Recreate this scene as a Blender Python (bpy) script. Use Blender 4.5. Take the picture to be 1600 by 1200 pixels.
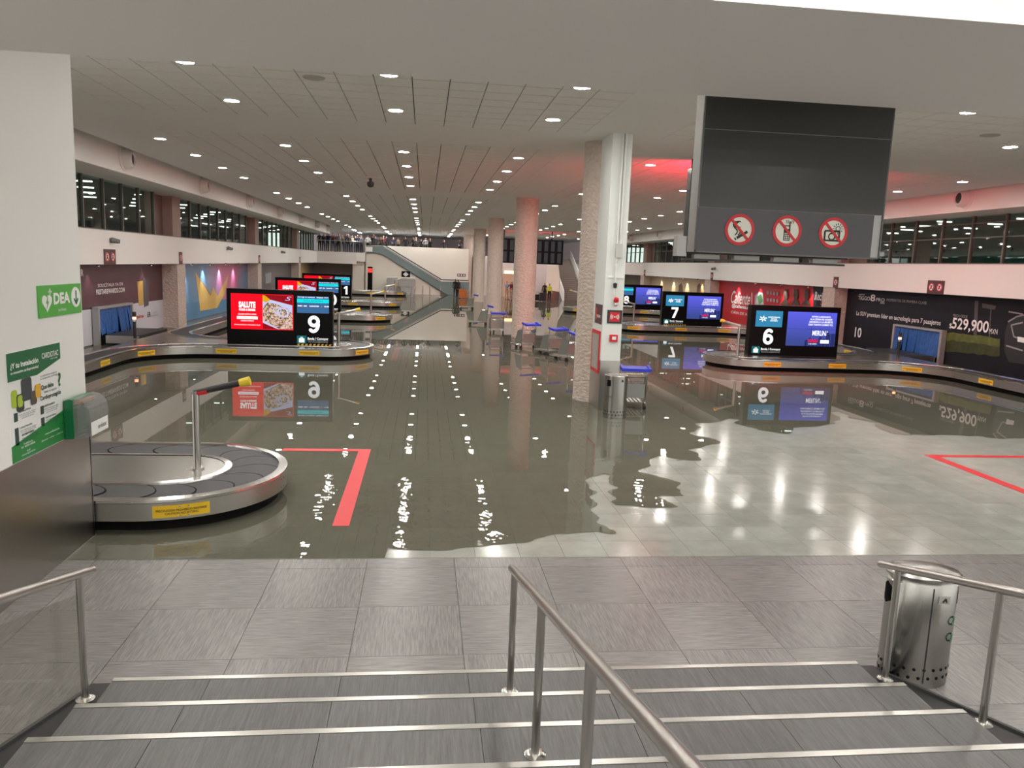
import bpy, bmesh, math, random
import numpy as np
from mathutils import Vector, Matrix, Euler
random.seed(7)
for o in list(bpy.data.objects): bpy.data.objects.remove(o)
SC = bpy.context.scene
COL = SC.collection

# ------------------------------------------------------------------ camera
F_PX, CAM_H = 1210.0, 3.2
VPX, VPY, HSLOPE = 664.0, 409.0, 0.0377
def _cd(u, v): return Vector((u-800.0, 600.0-v, -F_PX))
_yc = _cd(VPX, VPY).normalized()
_zc = _cd(VPX+1000, VPY+1000*HSLOPE).cross(_yc).normalized()
if _zc.y < 0: _zc = -_zc
_xc = _yc.cross(_zc)
R3 = Matrix((_xc, _yc, _zc))
cam_d = bpy.data.cameras.new('camera'); cam_d.sensor_width = 36.0; cam_d.lens = F_PX*36.0/1600.0
cam_d.clip_end = 400
cam = bpy.data.objects.new('camera', cam_d); COL.objects.link(cam)
cam.matrix_world = Matrix.Translation((0, 0, CAM_H)) @ R3.to_4x4()
SC.camera = cam
def ray(u, v): return R3 @ _cd(u, v)
def onz(u, v, z=0.0):
    d = ray(u, v); t = (z-CAM_H)/d.z; return Vector((t*d.x, t*d.y, z))
def onx(u, v, x):
    d = ray(u, v); t = x/d.x; return Vector((x, t*d.y, CAM_H+t*d.z))
def ony(u, v, y):
    d = ray(u, v); t = y/d.y; return Vector((t*d.x, y, CAM_H+t*d.z))

# ------------------------------------------------------------------ world + exposure
W = bpy.data.worlds.new('world'); SC.world = W; W.use_nodes = True
W.node_tree.nodes['Background'].inputs[0].default_value = (1.0, 0.97, 0.92, 1)
W.node_tree.nodes['Background'].inputs[1].default_value = 1.1
SC.view_settings.view_transform = 'Standard'; SC.view_settings.look = 'None'
SC.view_settings.gamma = 1.0; SC.view_settings.use_curve_mapping = False
SC.view_settings.exposure = 0.62
LAMP = 210.0          # radiance of the hall's downlights
LOBBY_FILL = 270.0    # radiance of the unseen fill lamps added over the landing

# ------------------------------------------------------------------ materials
MATS = {}
def mat(name, col, rough=0.5, metal=0.0, emit=None, es=1.0, spec=0.5, bump=None, var=None, alpha=None, aniso=None):
    """bump=(scale, strength, stretch xyz); var=(scale, amount) colour variation"""
    if name in MATS: return MATS[name]
    m = bpy.data.materials.new(name); m.use_nodes = True; MATS[name] = m
    nt = m.node_tree; b = nt.nodes['Principled BSDF']
    b.inputs['Base Color'].default_value = (*col, 1); b.inputs['Roughness'].default_value = rough
    b.inputs['Metallic'].default_value = metal; b.inputs['Specular IOR Level'].default_value = spec
    if emit is not None:
        b.inputs['Emission Color'].default_value = (*emit, 1); b.inputs['Emission Strength'].default_value = es
    if bump or var:
        tc = nt.nodes.new('ShaderNodeTexCoord')
    if var:
        n = nt.nodes.new('ShaderNodeTexNoise'); n.inputs['Scale'].default_value = var[0]; n.inputs['Detail'].default_value = 5
        nt.links.new(tc.outputs['Object'], n.inputs['Vector'])
        mx = nt.nodes.new('ShaderNodeMix'); mx.data_type = 'RGBA'
        mx.inputs[6].default_value = (*[c*(1-var[1]) for c in col], 1); mx.inputs[7].default_value = (*[min(1, c*(1+var[1])) for c in col], 1)
        nt.links.new(n.outputs['Fac'], mx.inputs[0]); nt.links.new(mx.outputs[2], b.inputs['Base Color'])
    if bump:
        mp = nt.nodes.new('ShaderNodeMapping'); mp.inputs['Scale'].default_value = bump[2] if len(bump) > 2 else (1, 1, 1)
        n = nt.nodes.new('ShaderNodeTexNoise'); n.inputs['Scale'].default_value = bump[0]; n.inputs['Detail'].default_value = 3
        bp = nt.nodes.new('ShaderNodeBump'); bp.inputs['Strength'].default_value = bump[1]; bp.inputs['Distance'].default_value = bump[3] if len(bump) > 3 else 0.02
        nt.links.new(tc.outputs['Object'], mp.inputs['Vector']); nt.links.new(mp.outputs[0], n.inputs['Vector'])
        nt.links.new(n.outputs['Fac'], bp.inputs['Height']); nt.links.new(bp.outputs[0], b.inputs['Normal'])
    return m
def emis(name, col, s=1.0):
    return mat(name, (0.004, 0.004, 0.004), 0.35, emit=col, es=s, spec=0.15)

WHITE = mat('white_paint', (0.80, 0.795, 0.77), 0.55, var=(0.7, 0.03))
PINKWHITE = mat('balcony_paint', (0.83, 0.80, 0.77), 0.45, var=(0.5, 0.03))
CEIL = mat('ceiling_plaster', (0.80, 0.785, 0.76), 0.8, var=(0.4, 0.03))
CTILE = mat('ceiling_tile', (0.80, 0.78, 0.75), 0.85, bump=(60, 0.15), var=(8, 0.03))
CGAP = mat('ceiling_grid_shadow', (0.03, 0.028, 0.026), 0.9)
STEEL = mat('brushed_steel', (0.53, 0.52, 0.49), 0.30, 1.0, bump=(3, 0.06, (6, 6, 90)))
STEELH = mat('brushed_steel_rail', (0.58, 0.56, 0.53), 0.28, 1.0)
STEELD = mat('steel_cladding', (0.44, 0.42, 0.40), 0.30, 1.0, bump=(2.5, 0.12, (1, 1, 1)))
CHROME = mat('polished_steel', (0.75, 0.74, 0.72), 0.16, 1.0)
RUBBER = mat('black_rubber', (0.032, 0.032, 0.036), 0.45, bump=(120, 0.1), var=(3, 0.25))
BLACK = mat('black_plastic', (0.004, 0.004, 0.0045), 0.3, spec=0.12)
BLACKM = mat('black_metal', (0.02, 0.02, 0.022), 0.4)
KICK = mat('black_kick', (0.004, 0.004, 0.004), 0.7, spec=0.1)
YELLOW = mat('yellow_sticker', (0.80, 0.50, 0.02), 0.45)
DARKTXT = mat('dark_print', (0.03, 0.025, 0.01), 0.6)
WPRINT = mat('white_print', (0.85, 0.85, 0.84), 0.5)
REDTAPE = mat('red_tape', (0.72, 0.02, 0.03), 0.4)
REDP = mat('red_print', (0.62, 0.02, 0.03), 0.5)
MAROON = mat('maroon_sign', (0.085, 0.03, 0.035), 0.5)
BLUE = mat('trolley_blue', (0.02, 0.04, 0.55), 0.4)
GREEN = mat('green_print', (0.09, 0.42, 0.06), 0.45)
DKGREEN = mat('dark_green_print', (0.015, 0.14, 0.05), 0.45)
GREENBOX = mat('green_plastic', (0.01, 0.17, 0.06), 0.3)
STUCCO = mat('column_stucco', (0.62, 0.52, 0.455), 0.85, bump=(10, 1.0, (1, 1, 1.7), 0.07), var=(10, 0.22))
GREY = mat('grey_panel', (0.16, 0.155, 0.16), 0.5)
LGREY = mat('light_grey_metal', (0.42, 0.42, 0.42), 0.4, 0.4)
DGREY = mat('dark_sign_glass', (0.045, 0.046, 0.042), 0.22, spec=0.35)
TEAL = mat('grey_teal_panel', (0.17, 0.23, 0.235), 0.4)
def glass_mat(name, tint, gl=0.12):
    m = bpy.data.materials.new(name); m.use_nodes = True; nt = m.node_tree; nt.nodes.clear()
    out = nt.nodes.new('ShaderNodeOutputMaterial'); mx = nt.nodes.new('ShaderNodeMixShader')
    tr = nt.nodes.new('ShaderNodeBsdfTransparent'); tr.inputs[0].default_value = (*tint, 1)
    g = nt.nodes.new('ShaderNodeBsdfGlossy'); g.inputs['Roughness'].default_value = 0.02
    mx.inputs[0].default_value = gl
    nt.links.new(tr.outputs[0], mx.inputs[1]); nt.links.new(g.outputs[0], mx.inputs[2]); nt.links.new(mx.outputs[0], out.inputs[0])
    return m
GLASS = glass_mat('window_glass', (0.75, 0.85, 0.82), 0.13)
CLEAR = glass_mat('clear_plastic', (0.80, 0.82, 0.81), 0.16)
def _haze(m):
    nt = m.node_tree; out = nt.nodes['Material Output']; src = out.inputs[0].links[0].from_socket
    d = nt.nodes.new('ShaderNodeBsdfDiffuse'); d.inputs[0].default_value = (.6, .61, .6, 1); x = nt.nodes.new('ShaderNodeMixShader'); x.inputs[0].default_value = 0.25
    nt.links.new(src, x.inputs[1]); nt.links.new(d.outputs[0], x.inputs[2]); nt.links.new(x.outputs[0], out.inputs[0])
_haze(CLEAR)
PANELGLASS = glass_mat('balustrade_glass', (0.88, 0.88, 0.86), 0.06)

# ------------------------------------------------------------------ mesh helpers
class MB:
    def __init__(s): s.v = []; s.f = []; s.mi = []
    def add(s, vs, fs, m=0):
        b = len(s.v); s.v += [tuple(p) for p in vs]; s.f += [tuple(i+b for i in q) for q in fs]; s.mi += [m]*len(fs); return s
    def box(s, a, b, m=0):
        x0, y0, z0 = a; x1, y1, z1 = b
        return s.add([(x0,y0,z0),(x1,y0,z0),(x1,y1,z0),(x0,y1,z0),(x0,y0,z1),(x1,y0,z1),(x1,y1,z1),(x0,y1,z1)],
                     [(0,3,2,1),(4,5,6,7),(0,1,5,4),(1,2,6,5),(2,3,7,6),(3,0,4,7)], m)
    def cbox(s, c, d, m=0): return s.box([c[i]-d[i]/2 for i in range(3)], [c[i]+d[i]/2 for i in range(3)], m)
    def tube(s, p, q, r, n=12, r2=None, m=0, cap=True):
        p = Vector(p); q = Vector(q); d = (q-p).normalized(); r2 = r if r2 is None else r2
        a = d.orthogonal().normalized(); b = d.cross(a)
        vs = []
        for c, rr in ((p, r), (q, r2)):
            for k in range(n):
                t = 2*math.pi*k/n; vs.append(c+rr*(math.cos(t)*a+math.sin(t)*b))
        fs = [(k, (k+1) % n, n+(k+1) % n, n+k) for k in range(n)]
        if cap: fs += [tuple(range(n-1, -1, -1)), tuple(range(n, 2*n))]
        return s.add(vs, fs, m)
    def pipe(s, pts, r, n=10, m=0):
        pts = [Vector(p) for p in pts]; vs = []; fs = []
        a = None
        for i, p in enumerate(pts):
            d = ((pts[i+1]-p) if i == 0 else (p-pts[i-1]) if i == len(pts)-1 else (pts[i+1]-pts[i-1])).normalized()
            if a is None: a = d.orthogonal().normalized()
            else: a = (a-d*a.dot(d)).normalized()
            b = d.cross(a)
            for k in range(n):
                t = 2*math.pi*k/n; vs.append(p+r*(math.cos(t)*a+math.sin(t)*b))
        for i in range(len(pts)-1):
            for k in range(n): fs.append((i*n+k, i*n+(k+1) % n, (i+1)*n+(k+1) % n, (i+1)*n+k))
        fs += [tuple(range(n-1, -1, -1)), tuple(range((len(pts)-1)*n, len(pts)*n))]
        return s.add(vs, fs, m)
    def lathe(s, prof, c=(0,0,0), n=24, m=0, sx=1.0, sy=1.0):
        vs = []; fs = []
        for r, z in prof:
            for k in range(n):
                t = 2*math.pi*k/n; vs.append((c[0]+r*sx*math.cos(t), c[1]+r*sy*math.sin(t), c[2]+z))
        for i in range(len(prof)-1):
            for k in range(n): fs.append((i*n+k, i*n+(k+1) % n, (i+1)*n+(k+1) % n, (i+1)*n+k))
        if prof[0][0] > 1e-5: fs.append(tuple(range(n-1, -1, -1)))
        if prof[-1][0] > 1e-5: fs.append(tuple(range((len(prof)-1)*n, len(prof)*n)))
        return s.add(vs, fs, m)
    def prism(s, poly, d, m=0):
        """extrude polygon (3-D points) by vector d"""
        n = len(poly); d = Vector(d); vs = [Vector(p) for p in poly]; vs += [p+d for p in vs]
        return s.add(vs, [tuple(range(n-1, -1, -1)), tuple(range(n, 2*n))]+[(k, (k+1) % n, n+(k+1) % n, n+k) for k in range(n)], m)
    def ribbon(s, A, B, m=0):
        n = len(A); return s.add(list(A)+list(B), [(k, k+1, n+k+1, n+k) for k in range(n-1)], m)
    def mesh(s, name, mats, smooth=False, fix=True):
        me = bpy.data.meshes.new(name); me.from_pydata(s.v, [], s.f)
        for x in (mats if isinstance(mats, (list, tuple)) else [mats]): me.materials.append(x)
        me.polygons.foreach_set('material_index', s.mi)
        if fix:
            bm = bmesh.new(); bm.from_mesh(me); bmesh.ops.recalc_face_normals(bm, faces=bm.faces); bm.to_mesh(me); bm.free()
        if smooth:
            me.polygons.foreach_set('use_smooth', [True]*len(me.polygons)); 
            try: me.set_sharp_from_angle(angle=math.radians(40))
            except Exception: pass
        return me
    def build(s, name, mats, parent=None, loc=(0,0,0), smooth=False, fix=True):
        return link(name, s.mesh(name, mats, smooth, fix), parent, loc)
def link(name, me, parent=None, loc=(0,0,0), rot=None):
    o = bpy.data.objects.new(name, me); COL.objects.link(o); o.location = loc
    if rot: o.rotation_euler = rot
    if parent: o.parent = parent
    return o
def tag(o, label=None, cat=None, group=None, kind=None):
    if label: o['label'] = label
    if cat: o['category'] = cat
    if group: o['group'] = group
    if kind: o['kind'] = kind
    return o
def thing(name, label, cat, loc=(0,0,0), rz=0.0, group=None):
    o = bpy.data.objects.new(name, None); COL.objects.link(o); o.location = loc; o.rotation_euler = (0, 0, rz)
    o.empty_display_size = 0.1
    return tag(o, label, cat, group)
def struct(name, mb, mats, label=None, smooth=False):
    o = mb.build(name, mats, smooth=smooth); o['kind'] = 'structure'
    if label: o['label'] = label
    return o
def copy_tree(o, parent=None):
    c = o.copy(); COL.objects.link(c); c.parent = parent
    for ch in list(o.children): copy_tree(ch, c)
    return c
def B(a, b): return MB().box(a, b)

_TX = {}
def text_mesh(s, w, h, mt, bold=0.0, depth=0.002, shear=0.0):
    """text in the local XZ plane facing -Y, centred, scaled to w x h"""
    key = (s, round(w, 4), round(h, 4), mt.name, bold, depth, shear)
    if key in _TX: return _TX[key]
    cu = bpy.data.curves.new('t', 'FONT'); cu.body = s; cu.size = 1; cu.align_x = 'CENTER'; cu.resolution_u = 3
    cu.offset = bold; cu.shear = shear
    ob = bpy.data.objects.new('t', cu)
    me = bpy.data.meshes.new_from_object(ob)
    bpy.data.objects.remove(ob); bpy.data.curves.remove(cu)
    n = len(me.vertices); co = np.empty(n*3, np.float32); me.vertices.foreach_get('co', co); co = co.reshape(-1, 3)
    lo, hi = co.min(0), co.max(0); c = (lo+hi)/2; d = np.maximum(hi-lo, 1e-4)
    out = np.zeros_like(co); out[:, 0] = (co[:, 0]-c[0])/d[0]*w; out[:, 2] = (co[:, 1]-c[1])/d[1]*h; out[:, 1] = -depth
    me.vertices.foreach_set('co', out.reshape(-1)); me.materials.clear(); me.materials.append(mt); me.update()
    _TX[key] = me
    return me
def text(name, s, w, h, mt, parent, loc, rz=0.0, bold=0.0, shear=0.0):
    return link(name, text_mesh(s, w, h, mt, bold, 0.0, shear), parent, loc, (0, 0, rz) if rz else None)
def flat(mb, x0, z0, x1, z1, y=0.0, t=0.004, m=0):
    """thin rectangular layer facing -Y whose back lies at y"""
    return mb.box((x0, y-t, z0), (x1, y, z1), m)
def fpoly(mb, pts, y=0.0, t=0.004, m=0):
    return mb.prism([(p[0], y, p[1]) for p in pts], (0, -t, 0), m)
def circ(cx, cz, r, n=24, sx=1.0, a0=0.0, a1=2*math.pi):
    return [(cx+r*sx*math.cos(a0+(a1-a0)*k/n), cz+r*math.sin(a0+(a1-a0)*k/n)) for k in range(n)]
def ring(mb, cx, cz, r0, r1, y, t=0.004, n=28, m=0, sx=1.0):
    vs = []; fs = []
    for r in (r0, r1):
        for k in range(n):
            a = 2*math.pi*k/n; vs.append((cx+sx*r*math.cos(a), y-t, cz+r*math.sin(a)))
    fs = [(k, (k+1) % n, n+(k+1) % n, n+k) for k in range(n)]
    return mb.add(vs, fs, m)
def bar2(mb, p, q, w, y, t=0.004, m=0):
    p = Vector(p); q = Vector(q); d = (q-p).normalized(); nn = Vector((-d.y, d.x))*w/2
    return fpoly(mb, [p+nn, q+nn, q-nn, p-nn], y, t, m)
R90 = math.pi/2
def stroke(mb, pts, w, y, t=0.004):
    for p in pts: fpoly(mb, circ(p[0], p[1], w/2, 14), y, t)
    for p, q in zip(pts[:-1], pts[1:]): bar2(mb, p, q, w, y, t)
def digit(mb, d, cx, cz, h, y):
    """heavy rounded sans numeral, drawn as strokes in the XZ plane"""
    k = h/1.0; w = 0.20*k
    el = lambda ex, ez, rx, rz, a0, a1, n=22: [(cx+k*(ex+rx*math.cos(math.radians(a0+(a1-a0)*i/n))), cz+k*(ez+rz*math.sin(math.radians(a0+(a1-a0)*i/n)))) for i in range(n+1)]
    P = lambda *q: [(cx+k*a, cz+k*b) for a, b in q]
    if d == '6': stroke(mb, el(0, -.17, .235, .235, 0, 360), w, y); stroke(mb, el(.03, -.02, .27, .42, 180, 55), w*.95, y)
    elif d == '9': stroke(mb, el(0, .17, .235, .235, 0, 360), w, y); stroke(mb, el(-.03, .02, .27, .42, 0, -125), w*.95, y)
    elif d == '8': stroke(mb, el(0, .205, .20, .19, 0, 360), w, y); stroke(mb, el(0, -.19, .235, .215, 0, 360), w, y)
    elif d == '0': stroke(mb, el(0, 0, .22, .40, 0, 360), w, y)
    elif d == '7': 
        for q in (P((-.33, .5), (.33, .5), (.33, .36), (.31, .30), (-.33, .30)), P((.10, .32), (.33, .32), (.02, -.5), (-.23, -.5))): fpoly(mb, q, y)
    elif d == '1': fpoly(mb, P((-.02, -.5), (.2, -.5), (.2, .5), (.02, .5), (-.22, .36), (-.22, .16), (-.02, .27)), y)
# ------------------------------------------------------------------ floor materials
def tile_mat(name, c, rough, stretch, amt, bumps, rnd=0.10, sc=1.0, wet=None):
    m = bpy.data.materials.new(name); m.use_nodes = True; nt = m.node_tree; b = nt.nodes['Principled BSDF']
    geo = nt.nodes.new('ShaderNodeNewGeometry'); mp = nt.nodes.new('ShaderNodeMapping'); mp.inputs['Scale'].default_value = stretch
    n = nt.nodes.new('ShaderNodeTexNoise'); n.inputs['Scale'].default_value = sc; n.inputs['Detail'].default_value = 4; n.inputs['Roughness'].default_value = 0.65
    nt.links.new(geo.outputs['Position'], mp.inputs[0]); nt.links.new(mp.outputs[0], n.inputs['Vector'])
    oi = nt.nodes.new('ShaderNodeObjectInfo')
    mr = nt.nodes.new('ShaderNodeMapRange'); mr.inputs[1].default_value = 0.25; mr.inputs[2].default_value = 0.75
    mr.inputs[3].default_value = 1-amt; mr.inputs[4].default_value = 1+amt; nt.links.new(n.outputs['Fac'], mr.inputs[0])
    mr2 = nt.nodes.new('ShaderNodeMapRange'); mr2.inputs[3].default_value = 1-rnd; mr2.inputs[4].default_value = 1+rnd*0.5; nt.links.new(oi.outputs['Random'], mr2.inputs[0])
    mu = nt.nodes.new('ShaderNodeMath'); mu.operation = 'MULTIPLY'; nt.links.new(mr.outputs[0], mu.inputs[0]); nt.links.new(mr2.outputs[0], mu.inputs[1])
    vm = nt.nodes.new('ShaderNodeVectorMath'); vm.operation = 'SCALE'; vm.inputs[0].default_value = c; nt.links.new(mu.outputs[0], vm.inputs['Scale'])
    nt.links.new(vm.outputs[0], b.inputs['Base Color'])
    b.inputs['Roughness'].default_value = rough
    if wet:
        n3 = nt.nodes.new('ShaderNodeTexNoise'); n3.inputs['Scale'].default_value = 0.9; n3.inputs['Detail'].default_value = 3; nt.links.new(geo.outputs['Position'], n3.inputs['Vector'])
        m3 = nt.nodes.new('ShaderNodeMapRange'); m3.inputs[1].default_value = 0.40; m3.inputs[2].default_value = 0.62; m3.inputs[3].default_value = rough; m3.inputs[4].default_value = wet; nt.links.new(n3.outputs['Fac'], m3.inputs[0]); nt.links.new(m3.outputs[0], b.inputs['Roughness'])
    bp = nt.nodes.new('ShaderNodeBump'); bp.inputs['Strength'].default_value = bumps; bp.inputs['Distance'].default_value = 0.002
    nt.links.new(n.outputs['Fac'], bp.inputs['Height']); nt.links.new(bp.outputs[0], b.inputs['Normal'])
    return m
HALLT = tile_mat('hall_tile', (0.34, 0.348, 0.315), 0.14, (1.2, 1.2, 1.2), 0.16, 0.05, 0.10, 2.0)
CARX = tile_mat('woven_grain_tile_across', (0.198, 0.187, 0.182), 0.27, (4, 60, 1), 0.42, 0.5, 0.10)
CARY = tile_mat('woven_grain_tile_along', (0.198, 0.187, 0.182), 0.27, (60, 4, 1), 0.42, 0.5, 0.10)
STEPM = tile_mat('stair_tread_tile', (0.094, 0.091, 0.089), 0.42, (70, 4, 1), 0.35, 0.3, 0.08)
GROUT = mat('floor_grout', (0.12, 0.115, 0.10), 0.7)

# ------------------------------------------------------------------ floor
fl = MB()
fl.box((-14, -9, -0.3), (23, 13.63, -0.012), 0)
fl.box((-14, 13.63, -0.3), (23, 101, 0.0), 1)
fl.box((-14, 8.13, -0.012), (-3.88, 13.63, 0.0), 1); fl.box((9.62, 8.13, -0.012), (23, 13.63, 0.0), 1)
fl.box((-14, -9, -0.012), (-4.27, 8.12, 0.0), 2); fl.box((8.75, -9, -0.012), (23, 8.12, 0.0), 2)
FLOOR = struct('floor', fl, [GROUT, HALLT, CARX], 'grey tiled floor of the flooded hall')
tm = MB().cbox((0, 0, -0.006), (0.4965, 0.4965, 0.012)).mesh('floor_tile', HALLT)
for j in range(11):
    for i in range(27):
        link('floor_tile', tm, FLOOR, (-3.88+0.5*i+0.25, 8.13+0.5*j+0.25, 0))
def ctile(w, d, mt): return MB().cbox((0, 0, -0.006), (w-0.0045, d-0.0045, 0.012)).mesh('grain_tile', mt)
rows = [(7.85, 8.12), (6.92, 7.85), (5.99, 6.92), (5.06, 5.99), (4.13, 5.06), (3.2, 4.13), (2.27, 3.2)]
cm = {}
for j, (a, b) in enumerate(rows):
    for i in range(14):
        x0 = 0.38+0.93*(i-5)
        if b < 5.5 and x0 > -2.3 and x0+0.93 < 3.6: continue
        k = (round(b-a, 2), (i+j+(j > 0)) % 2)
        if k not in cm: cm[k] = ctile(0.93, b-a, (CARX, CARY)[k[1]])
        link('grain_tile', cm[k], FLOOR, (x0+0.465, (a+b)/2, 0))

# ------------------------------------------------------------------ stairs (ten treads up to the landing the camera stands on)
XL, XR = -2.16, 3.50
st = MB()
for k in range(10):
    st.box((XL, -1.5, 0.16*k), (XR, 5.45-0.6*k, 0.16*(k+1)-0.012))
st.box((XL-6, -9, 0), (XR+6, -1.5, 1.588))
STAIRS = tag(st.build('stairs', GROUT), 'wide grey stairs with steel nosings leading down to the hall', 'stairs', kind='structure')
seams = [XL, -1.48, -0.55, 0.38, 1.31, 2.24, 3.17, XR]
for k in range(10):
    y1 = 5.45-0.6*k; z = 0.16*(k+1)
    if y1 > 2.2:
        for a, b in zip(seams[:-1], seams[1:]):
            sh = 0.31*(k % 3); 
            MB().box((a+0.002, y1-0.6, z-0.012), (b-0.002, y1-0.042, z)).build('tread_tile', STEPM, STAIRS)
    else: MB().box((XL, max(y1-0.6, -1.5), z-0.012), (XR, y1-0.042, z)).build('tread_tile', STEPM, STAIRS)
    MB().box((XL, y1-0.04, z-0.03), (XR, y1+0.006, z+0.003)).build('steel_nosing', STEEL, STAIRS)
MB().box((XL-6, -9, 1.588), (XR+6, -1.5, 1.6)).build('landing_tile', STEPM, STAIRS)
for nm, sx, xa, xb in (('l', -1, XL-0.22, XL), ('r', 1, XR, XR+0.26)):
    p = [(xa, 5.62, 0), (xa, 5.62, 0.03), (xa, 5.2, 0.12), (xa, 0.0, 1.52), (xa, 0.0, 0)]
    MB().prism(p, (xb-xa, 0, 0)).build('stringer', BLACKM, STAIRS)
    q = xa if sx < 0 else xb
    e = MB(); e.prism([(q, 5.6, 0.03), (q, 5.2, 0.14), (q, 0, 1.54), (q, 0, 1.50), (q, 5.2, 0.10), (q, 5.6, 0.0)], (-0.03*sx, 0, 0))
    e.build('stringer_edge', mat('anodised_edge', (0.09, 0.09, 0.09), 0.4, 0.6), STAIRS)

# ------------------------------------------------------------------ ceiling
CZ = 6.1
def mx(x): return 8.6-x
fields_y = [(6.6, 17.4), (20.0, 33.2), (36.0, 49.2), (52.0, 65.2), (68.0, 81.2)]
fx = [(-6.39, 3.41), (5.19, 15.0)]
ce = MB()
for a, b in ((-8.55, -6.39), (3.41, 5.19), (15.0, 17.15)): ce.box((a, 6.3, CZ), (b, 100, CZ+0.15))
ye = [6.3]+[v for f in fields_y for v in f]+[100]
for a, b in fx:
    for y0, y1 in zip(ye[::2], ye[1::2]): ce.box((a, y0, CZ), (b, y1, CZ+0.15))
ce.box((-17, 6.3, CZ+0.32), (26, 101, CZ+0.5))
ce.box((-8.55, 6.3, CZ+0.10), (17.15, 100, CZ+0.14), 1)
CEILING = struct('ceiling', ce, [CEIL, CGAP], 'suspended plaster ceiling with fields of square tiles')
ctm = MB().cbox((0, 0, 0.02), (0.597, 0.568, 0.04)).mesh('ceiling_tile', CTILE)
far = MB(); ncount = 0
for (a, b) in fx:
    nx = int(round((b-a)/0.61))
    for fi, (y0, y1) in enumerate(fields_y):
        ny = int(round((y1-y0)/0.61)); dy = (y1-y0)/ny
        for i in range(nx):
            for j in range(ny):
                x = a+(i+0.5)*(b-a)/nx; y = y0+(j+0.5)*dy
                if fi == 0 and y > 12.6 and (a < 0 or x > 7.4):
                    link('ceiling_tile', ctm, CEILING, (x, y, CZ)); ncount += 1
                elif fi == 1 and a < 0 and y < 22.6:
                    link('ceiling_tile', ctm, CEILING, (x, y, CZ)); ncount += 1
                else: far.cbox((x, y, CZ+0.02), (0.590, dy-0.042, 0.04))
tag(far.build('ceiling_tile_field', CTILE, CEILING, fix=False), kind='stuff')

# beam over the stairs and the lobby around the camera
bm_ = MB(); bm_.box((-14, 4.15, 4.6), (23, 6.29, 6.6))
struct('trim_1', bm_, mat('beam_paint', (0.80, 0.78, 0.75), 0.7), 'deep painted beam crossing above the stairs')
lb = MB(); lb.box((-14, -9, 5.6), (23, 4.15, 5.8)); struct('ceiling_lobby', lb, WHITE, 'white ceiling of the landing behind the stairs')

# ------------------------------------------------------------------ left end wall beside the stairs (poster wall)
wl = MB(); wl.box((-6.5, 4.15, 1.24), (-3.67, 8.85, 6.25)); wl.box((-6.5, 4.15, 0), (-3.69, 8.84, 1.24))
WL = struct('wall_poster', wl, WHITE, 'white wall with stainless cladding beside the stairs')
for a, b in ((4.15, 6.2), (6.204, 8.87)):
    MB().box((-3.70, a, 0.0), (-3.655, b, 1.245)).build('cladding_panel', STEELD, WL)
MB().box((-6.4, 8.85, 0.0), (-3.655, 8.885, 1.245)).build('cladding_panel', STEELD, WL)

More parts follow.
